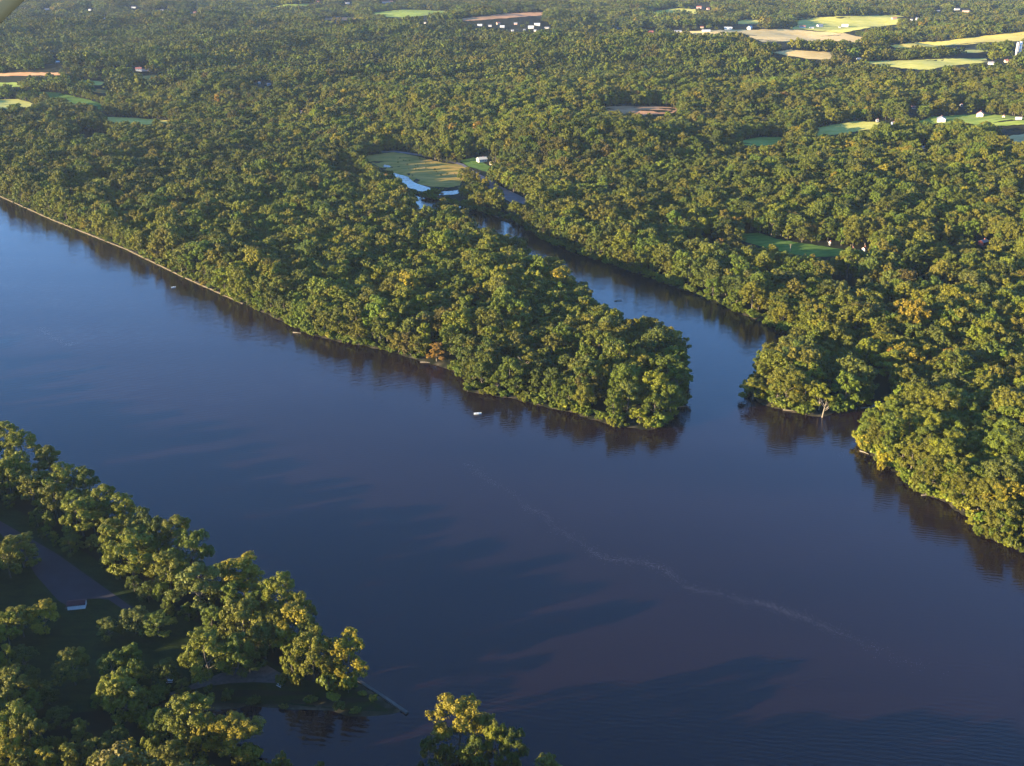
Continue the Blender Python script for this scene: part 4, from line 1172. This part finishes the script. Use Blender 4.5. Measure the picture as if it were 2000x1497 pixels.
# ------------------------------------------------------------------ foam line on the current
def foam():
    rg = random.Random(4); vs = []; fs = []
    lines = [([(905, 905), (960, 940), (1000, 965), (1070, 1020), (1150, 1075), (1180, 1090), (1250, 1098), (1310, 1115), (1345, 1150), (1400, 1165), (1470, 1178), (1510, 1188), (1560, 1200), (1605, 1218), (1680, 1250), (1760, 1290), (1850, 1325)],
              [.25, .3, .45, .3, .5, .9, .5, .9, .5, .6, .8, 1.6, 1.0, .9, .3, .12, .08]),
             ([(75, 640), (100, 655), (140, 676)], [.3, .5, .3]), ([(1545, 830), (1600, 862), (1660, 895)], [.1, .15, .1])]
    for line, dn in lines:
        W = [Vector(gp(*p)) for p in line]
        for i in range(len(W) - 1):
            a, b = W[i], W[i + 1]; L_ = (b - a).length
            d = (b - a).normalized(); nr = Vector((-d.y, d.x))
            for k in range(int(L_ * 24 * (dn[i] + dn[i + 1]) / 2)):
                t = rg.random(); q = a.lerp(b, t)
                if vn(q.x / 7, q.y / 7, 3) < .35 and rg.random() < .6: continue
                wob = (float(vn(q.x / 16, q.y / 16, 12)) - .5) * 7
                off = wob + rg.gauss(0, .5 + 3.4 * rg.random())
                q = q + nr * off
                s = rg.uniform(.03, .085); n_ = rg.choice((4, 5, 6)); base = len(vs); ph = rg.random() * 6
                for j in range(n_):
                    an = ph + 6.283 * j / n_; rr = s * rg.uniform(.5, 1.2)
                    vs.append((q.x + (math.cos(an) * d.x * 2.0 - math.sin(an) * d.y) * rr, q.y + (math.cos(an) * d.y * 2.0 + math.sin(an) * d.x) * rr, .012))
                fs.append(tuple(range(base, base + n_)))
    o = mesh_obj('foam_streak', vs, fs, simple('foam', (.2, .185, .2), .8, .1))
    tag(o, 'thin broken line of pale foam drifting down the river', kind='stuff')
foam()

# ------------------------------------------------------------------ aircraft wing strut crossing the upper left corner, beside the camera
def strut():
    Mw = Matrix.Translation((0, 0, H)) @ Matrix.Rotation(math.pi / 2 - TH, 4, 'X')
    D = 1.7
    a = Vector(((46 - 1000) / F * D, 748.5 / F * D, -D)); b = Vector(((0 - 1000) / F * D, (748.5 - 44) / F * D, -D))
    d = (b - a).normalized(); nr = Vector((d.y, -d.x, 0))
    if nr.x > 0: nr = -nr
    c = (a + b) / 2 + nr * .055
    mb = MB(); K = 16; ring = 9
    for i in range(ring):
        s = (i / (ring - 1) - .5) * 1.5
        for k in range(K):
            t = 2 * math.pi * k / K
            p = c + d * s + nr * (.055 * math.cos(t)) + Vector((0, 0, 1)) * (.026 * math.sin(t))
            mb.v.append(tuple(p))
    for i in range(ring - 1):
        for k in range(K): mb.f.append((i * K + k, i * K + (k + 1) % K, (i + 1) * K + (k + 1) % K, (i + 1) * K + k))
    mb.f += [tuple(range(K)), tuple(reversed(range((ring - 1) * K, ring * K)))]
    o = mb.build('wing_strut', simple('strut_paint', (.42, .27, .13), .5, .05), None, True)
    o.matrix_world = Mw
    tag(o, 'dark brown aircraft wing strut cutting across the top left corner', 'wing strut')
strut()

# ------------------------------------------------------------------ haze
def haze():
    mb = MB().box(-11000, 11000, 10 - 60, 13200, -8, H + 32)
    m = bpy.data.materials.new('haze'); m.use_nodes = True; nt = m.node_tree
    nt.nodes.remove(nt.nodes['Principled BSDF'])
    v = nt.nodes.new('ShaderNodeVolumePrincipled')
    v.inputs['Color'].default_value = (.62, .76, 1, 1)
    v.inputs['Density'].default_value = HAZE
    v.inputs['Anisotropy'].default_value = .1
    nt.links.new(v.outputs[0], nt.nodes['Material Output'].inputs['Volume'])
    o = mb.build('haze', m); tag(o, 'thin bluish air haze over the valley', kind='stuff')
HAZE = 1.8e-5
haze()

# ------------------------------------------------------------------ light
W_ = bpy.data.worlds.new('World'); sc.world = W_; W_.use_nodes = True
nt = W_.node_tree; bg = nt.nodes['Background']
sky = nt.nodes.new('ShaderNodeTexSky'); sky.sky_type = 'NISHITA'; sky.sun_disc = False
sky.sun_elevation = SUN_EL
sky.sun_rotation = math.atan2(-math.cos(SUN_AZ), -math.sin(SUN_AZ)) % (2 * math.pi)
sky.altitude = 100; sky.air_density = .7; sky.dust_density = 0; sky.ozone_density = 3.8
nt.links.new(sky.outputs[0], bg.inputs['Color'])
bg.inputs['Strength'].default_value = .145
sl = bpy.data.lights.new('sun', 'SUN'); sl.energy = 5.0; sl.angle = R(.55); sl.color = (1, .82, .50)
so = bpy.data.objects.new('sun', sl); COL.objects.link(so)
d = Vector((math.cos(SUN_AZ) * math.cos(SUN_EL), math.sin(SUN_AZ) * math.cos(SUN_EL), -math.sin(SUN_EL)))
so.rotation_euler = d.to_track_quat('-Z', 'Y').to_euler()
so.location = (-300, -200, 300)

sc.view_settings.view_transform = 'Standard'; sc.view_settings.look = 'None'
sc.view_settings.exposure = 2.2; sc.view_settings.gamma = 1
sc.render.engine = 'CYCLES'
sc.cycles.use_denoising = True
sc.cycles.max_bounces = 5; sc.cycles.diffuse_bounces = 0; sc.cycles.glossy_bounces = 2; sc.cycles.transmission_bounces = 2; sc.cycles.volume_bounces = 0
sc.cycles.sample_clamp_indirect = 4
